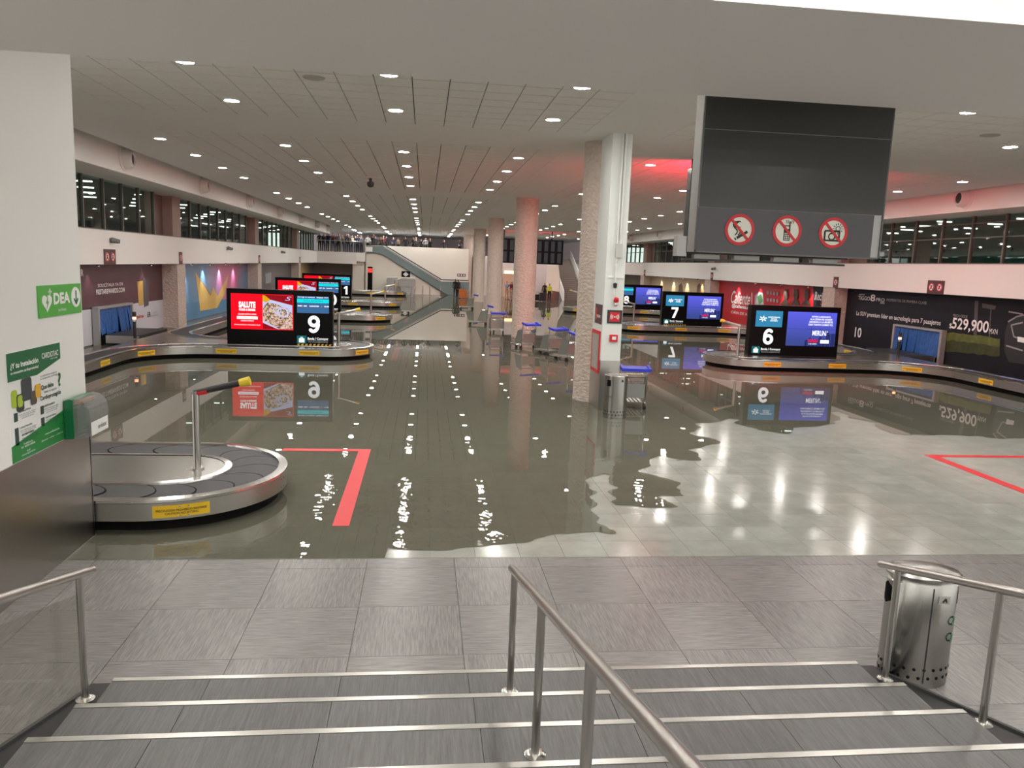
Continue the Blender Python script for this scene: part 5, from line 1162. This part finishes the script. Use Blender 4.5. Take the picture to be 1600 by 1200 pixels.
# right half: wall with doors, hanging flight boards, stairs
w = MB(); w.box((4.9, 80.0, 0), (8.6, 80.3, 4.0)); w.box((10.6, 80.0, 0), (13.0, 80.3, 4.0)); w.box((8.6, 80.0, 2.3), (10.6, 80.3, 4.0)); struct('wall_far_right', w, mat('lilac_wall', (.60, .53, .53), .6), 'lilac grey wall with a doorway at the far right')
d = thing('door_1', 'steel double door in the lilac wall', None, (9.6, 80.1, 0)); d['kind'] = 'structure'
if 'category' in d: del d['category']
for s in (-1, 1): MB().box((min(0, s), .05, 0), (max(0, s), .1, 2.3)).build('leaf', STEELD, d)
MB().box((-0.6, 0.0, 2.15), (0.6, 0.1, 2.28)).build('door_light', emis('door_light', (1, .9, .75), 3), d)
ax = ony(797, 432, 79.9); t = thing('lit_shop_opening', 'warm lit opening in the lilac wall between the columns', 'opening', (ax.x, 79.94, 0)); MB().box((-.75, -.03, 0), (.75, 0, 2.3)).build('warm_panel', mat('warm_wall', (.55, .34, .24), .6), t); MB().box((-.6, -.06, 2.3), (.75, -.01, 2.6)).build('lit_header', emis('warm_header', (1, .75, .40), 1.6), t); MB().box((-1.35, -.04, 0), (-.85, -.01, 2.2)).build('dark_panel', mat('dark_green_panel', (.05, .08, .05), .5), t)
ax = ony(803, 421, 79.9); t = thing('exit_sign', 'small green sign on the lilac wall', 'sign', (ax.x+.25, 80.0, ax.z+.1)); MB().box((-.28, -.04, -.2), (.28, 0, .2)).build('panel', mat('exit_green', (.01, .14, .11), .5), t); m = MB(); flat(m, -.05, -.12, .2, .12, -.04); m.build('pictogram', WPRINT, t)
for u0, u1, lab in ((790, 805, 'black hanging flight board between the second and third columns'), (838, 879, 'black hanging flight board right of the second column')):
    a_, b_ = ony(u0, 411, 66.0), ony(u1, 413, 66.0); x0, x1 = a_.x, b_.x
    if u0 == 790: x0 = x1-2.3
    ww = x1-x0; t = thing('flight_board', lab, 'display', ((x0+x1)/2, 66.0, 3.36)); MB().box((-ww/2, 0, 0), (ww/2, .3, 2.05)).build('cabinet', BLACK, t)
    for k in range(4):
        for j in range(2): MB().box((-ww/2+ww*(k+.14)/4, -.01, .12+j*.98), (-ww/2+ww*(k+.70)/4, 0, .96+j*.98)).build('screen', emis('board_screen', (.022, .022, .024), 1.0), t)
    MB().tube((0.15, .15, 2.05), (.15, .15, CZ-3.36), .05, 8).build('hanger', BLACKM, t)
    MB().box((-ww/2+.05, .3, 1.5), (ww/2-.05, .305, 1.98)).build('red_screen', emis('far_red_screen_light', (1, .02, .05), 12), t)
# stairs and white side wall at the far right
t = thing('far_stairs', 'grey staircase rising beside a white balustrade at the far right', 'stairs', (14.4, 74.0, 0)); 
for k in range(22): MB().box((-1.0, k*.42, 0.0 if k < 2 else .185*(k-2)), (1.0, (k+1)*.42+.02, .185*(k+1))).build('step', mat('far_step', (.20, .17, .15), .6), t)
for s in (-1, 1): MB().prism([(s*1.08, -.5, 0), (s*1.08, -.3, .95), (s*1.08, 9.2, 5.0), (s*1.08, 9.2, 3.9), (s*1.08, .4, 0)], (.06*s, 0, 0)).build('balustrade', WHITE, t)
w = MB(); w.prism([(11.9, 76.0, .95), (13.22, 76.0, .75), (13.22, 76.0, 2.2), (12.9, 76.0, 4.2), (11.9, 76.0, 4.2)], (0, .2, 0)); w.prism([(11.9, 75.95, 0), (13.22, 75.95, 0), (13.22, 75.95, .75), (11.9, 75.95, .95)], (0, .2, 0), 1); struct('wall_stair_side', w, [CREAM, mat('dark_red_panel', (.20, .09, .08), .4)], 'cream stair side wall with dark red foot')
w = MB(); w.box((12.9, 83.3, 3.6), (26, 100, 4.0)); struct('floor_upper_right', w, LGREY, 'upper floor above the far stairs')
t = thing('hanging_display', 'tall black hanging panel beside the first column', 'display', (14.35, 64.0, 2.55)); MB().box((-.1, 0, 0), (.35, .9, 2.7)).build('cabinet', BLACKM, t); MB().tube((.1, .4, 2.7), (.1, .4, CZ-2.55), .03, 6).build('hanger', BLACKM, t)

# ------------------------------------------------------------------ people
SKIN = mat('skin', (.45, .27, .20), .5); HAIR = mat('dark_hair', (.02, .014, .01), .5); HAIR2 = mat('blond_hair', (.42, .27, .11), .5); SHOE = mat('shoes', (.02, .02, .02), .5)
CLO = {k: mat('cloth_'+k, c, .8) for k, c in dict(black=(.012, .012, .014), charcoal=(.035, .035, .04), navy=(.02, .03, .07), grey=(.25, .25, .26), white=(.62, .62, .62), maroon=(.12, .02, .03), olive=(.10, .09, .05), tan=(.42, .32, .22), hivis=(.62, .75, .06), blue=(.30, .42, .62), pink=(.55, .30, .28)).items()}
def body(pose):
    V = []; Ed = []; Rr = []
    def v(p, r): V.append(p); Rr.append(r); return len(V)-1
    def ch(i, pts):
        for p, r in pts: j = v(p, r); Ed.append((i, j)); i = j
        return i
    pel = v((0, 0, .95), .145)
    chest = ch(pel, [((0, 0, 1.12), .13), ((0, -.01, 1.30), .15), ((0, 0, 1.42), .12)])
    ch(chest, [((0, 0, 1.50), .055), ((0, -.015, 1.56), .075), ((0, -.02, 1.63), .092), ((0, -.01, 1.70), .075)])
    for s in (-1, 1):
        sh = ch(chest, [((s*.17, 0, 1.40), .06)])
        if pose == 'stand': ch(sh, [((s*.22, .01, 1.14), .043), ((s*.23, -.05, .90), .034), ((s*.225, -.08, .82), .038), ((s*.22, -.09, .75), .024)])
        elif pose == 'lean': ch(sh, [((s*.27, -.12, 1.18), .043), ((s*.18, -.32, 1.10), .034), ((s*.12, -.38, 1.10), .036), ((s*.08, -.42, 1.10), .024)])
        elif pose == 'hip': ch(sh, [((s*.33, .03, 1.18), .043), ((s*.20, -.03, 1.00), .034), ((s*.16, -.08, .98), .034)])
        else: ch(sh, [((s*.20, -.05, 1.16), .043), ((s*.10, -.24, 1.28), .034), ((s*.06, -.26, 1.40), .036), ((s*.04, -.26, 1.46), .024)])
        hp = ch(pel, [((s*.09, 0, .88), .095), ((s*.10, -.01, .50), .062), ((s*.105, .02, .10), .042), ((s*.11, -.06, .045), .045), ((s*.115, -.15, .035), .035)])
    me = bpy.data.meshes.new('body'); bm = bmesh.new(); sl_ = bm.verts.layers.skin.verify(); bv = [bm.verts.new(p) for p in V]
    for i, b in enumerate(bv): b[sl_].radius = (Rr[i], Rr[i]*(.72 if .9 < V[i][2] < 1.45 and abs(V[i][0]) < .05 else 1)); 
    bv[0][sl_].use_root = True
    for a_, b_ in Ed: bm.edges.new((bv[a_], bv[b_]))
    bm.to_mesh(me); bm.free()
    ob = bpy.data.objects.new('tmp', me); COL.objects.link(ob); ob.modifiers.new('s', 'SKIN'); sb = ob.modifiers.new('d', 'SUBSURF'); sb.levels = 1; sb.render_levels = 1
    dg = bpy.context.evaluated_depsgraph_get(); out = bpy.data.meshes.new_from_object(ob.evaluated_get(dg)); bpy.data.objects.remove(ob)
    out.materials.clear()
    for mm in (SKIN, CLO['black'], CLO['black'], HAIR, SHOE): out.materials.append(mm)
    for p in out.polygons:
        c = p.center; p.use_smooth = True
        if c.z < .085: k = 4
        elif c.z > 1.66 or (c.z > 1.52 and c.y > .015): k = 3
        elif c.z > 1.485: k = 0
        elif c.z < .98 and abs(c.x) < .19: k = 2
        elif pose != 'hip' and ((pose == 'stand' and c.z < .87) or (pose != 'stand' and c.y < -.30) or (pose == 'chin' and c.y < -.2 and c.z > 1.33)): k = 0
        else: k = 1
        p.material_index = k
    return out
BODY = {k: body(k) for k in ('stand', 'lean', 'hip', 'chin')}
def person(label, loc, rz, pose, top, low='black', h=1.0, hair=HAIR, group=None):
    o = link('person', BODY[pose], None, loc); o.rotation_euler = (0, 0, rz); o.scale = (h, h, h)
    for i, mm in ((1, CLO[top]), (2, CLO[low]), (3, hair)):
        o.material_slots[i].link = 'OBJECT'; o.material_slots[i].material = mm
    return tag(o, label, 'person', group)
ordn = ['leftmost', 'second', 'third', 'fourth', 'fifth', 'sixth', 'seventh', 'eighth', 'ninth', 'tenth', 'eleventh', 'twelfth', 'thirteenth', 'fourteenth', 'fifteenth', 'sixteenth']
rnd = random.Random(11); tops = ['black', 'charcoal', 'black', 'navy', 'maroon', 'black', 'grey', 'olive', 'black', 'charcoal', 'tan', 'black', 'navy', 'olive', 'charcoal', 'grey']
poses = ['stand', 'chin', 'lean', 'stand', 'chin', 'hip']
for k in range(14):
    x = -10.15+3.95*k/13; yy = 77.55+(k % 3)*0.55
    person('%s person from the left behind the glass balustrade, in %s' % (ordn[k], {'grey': 'light grey'}.get(tops[k], tops[k])), (x, yy, 3.83), rnd.uniform(-.6, .6), poses[k % 6], tops[k] if k != 13 else 'grey', 'navy' if k % 3 else 'black', rnd.uniform(.95, 1.08), group='crowd behind the glass balustrade')
us = [575, 583, 587, 594, 599, 603, 615, 622, 634, 646, 650, 658, 665, 672, 694, 719]
pt = ['white', 'black', 'charcoal', 'olive', 'maroon', 'black', 'navy', 'tan', 'black', 'black', 'charcoal', 'black', 'grey', 'black', 'black', 'charcoal']
for k, u in enumerate(us):
    p = ony(u, 382, 79.0); pose = 'hip' if k in (8,) else ('lean', 'chin', 'stand')[k % 3]
    person('%s person from the left behind the cream parapet, in %s' % (ordn[k], pt[k]), (p.x, 78.8+0.6*(k % 2), 3.83), rnd.uniform(-.5, .5), pose, pt[k], 'black', 1.12 if k == 1 else rnd.uniform(.93, 1.03), HAIR2 if k == 7 else HAIR, 'people behind the parapet')
def fl_(u, y): q = onz(u, 466, 0); return ony(u, 466, y).x
person('person in black facing away near the cream wall', (fl_(711, 72), 72.0, 0), 3.0, 'stand', 'black', 'black', 1.02); person('person in dark suit jacket beside the orange suitcases', (fl_(716, 72), 72.3, 0), 2.4, 'stand', 'charcoal', 'black', 1.0)
person('person in high-visibility yellow vest by the far doors', (fl_(858, 70), 70, 0), .3, 'stand', 'hivis', 'black', .98); person('blond person in black beside the dark suitcase by the far doors', (fl_(850.5, 71), 71, 0), -.3, 'stand', 'black', 'black', 1.0, HAIR2)
person('person in pale blue shirt and tan trousers between the columns', (fl_(791.5, 72), 72, 0), .2, 'chin', 'blue', 'tan', 1.02); person('person in maroon top and tan trousers between the columns', (fl_(797, 72), 71.5, 0), -.4, 'lean', 'maroon', 'tan', .98); person('person in black between the columns beside the maroon top', (fl_(800.5, 72), 72.2, 0), .4, 'stand', 'black', 'black', .98)
def suitcase(label, loc, rz, mt, s=1.0):
    t = thing('suitcase', label, 'suitcase', loc, rz); m = MB(); m.prism([(-.22*s, -.13, .06), (.22*s, -.13, .06), (.24*s, -.13, .10), (.24*s, -.13, .64*s), (.20*s, -.13, .68*s), (-.20*s, -.13, .68*s), (-.24*s, -.13, .64*s), (-.24*s, -.13, .10)], (0, .26, 0)); m.build('shell', mt, t)
    MB().pipe([(-.1, 0, .66*s), (-.1, 0, .95*s), (.1, 0, .95*s), (.1, 0, .66*s)], .014, 6).build('handle', BLACKM, t)
    for x in (-.18, .18): MB().tube((x-.02, 0, .035), (x+.02, 0, .035), .035, 8).build('wheel', BLACKM, t)
ORG = mat('orange_case', (.50, .16, .04), .4)
suitcase('larger orange suitcase beside the person in the suit jacket', (fl_(722, 72), 71.6, 0), .3, ORG, 1.25); suitcase('smaller orange suitcase by the last column', (fl_(726, 72), 72.2, 0), -.2, ORG, 1.0)
suitcase('dark suitcase beside the blond person', (fl_(846, 71), 70.4, 0), .2, CLO['charcoal'], 1.2); suitcase('low black suitcase left of the blond person', (fl_(840, 71), 71.2, 0), -.2, CLO['black'], .9)
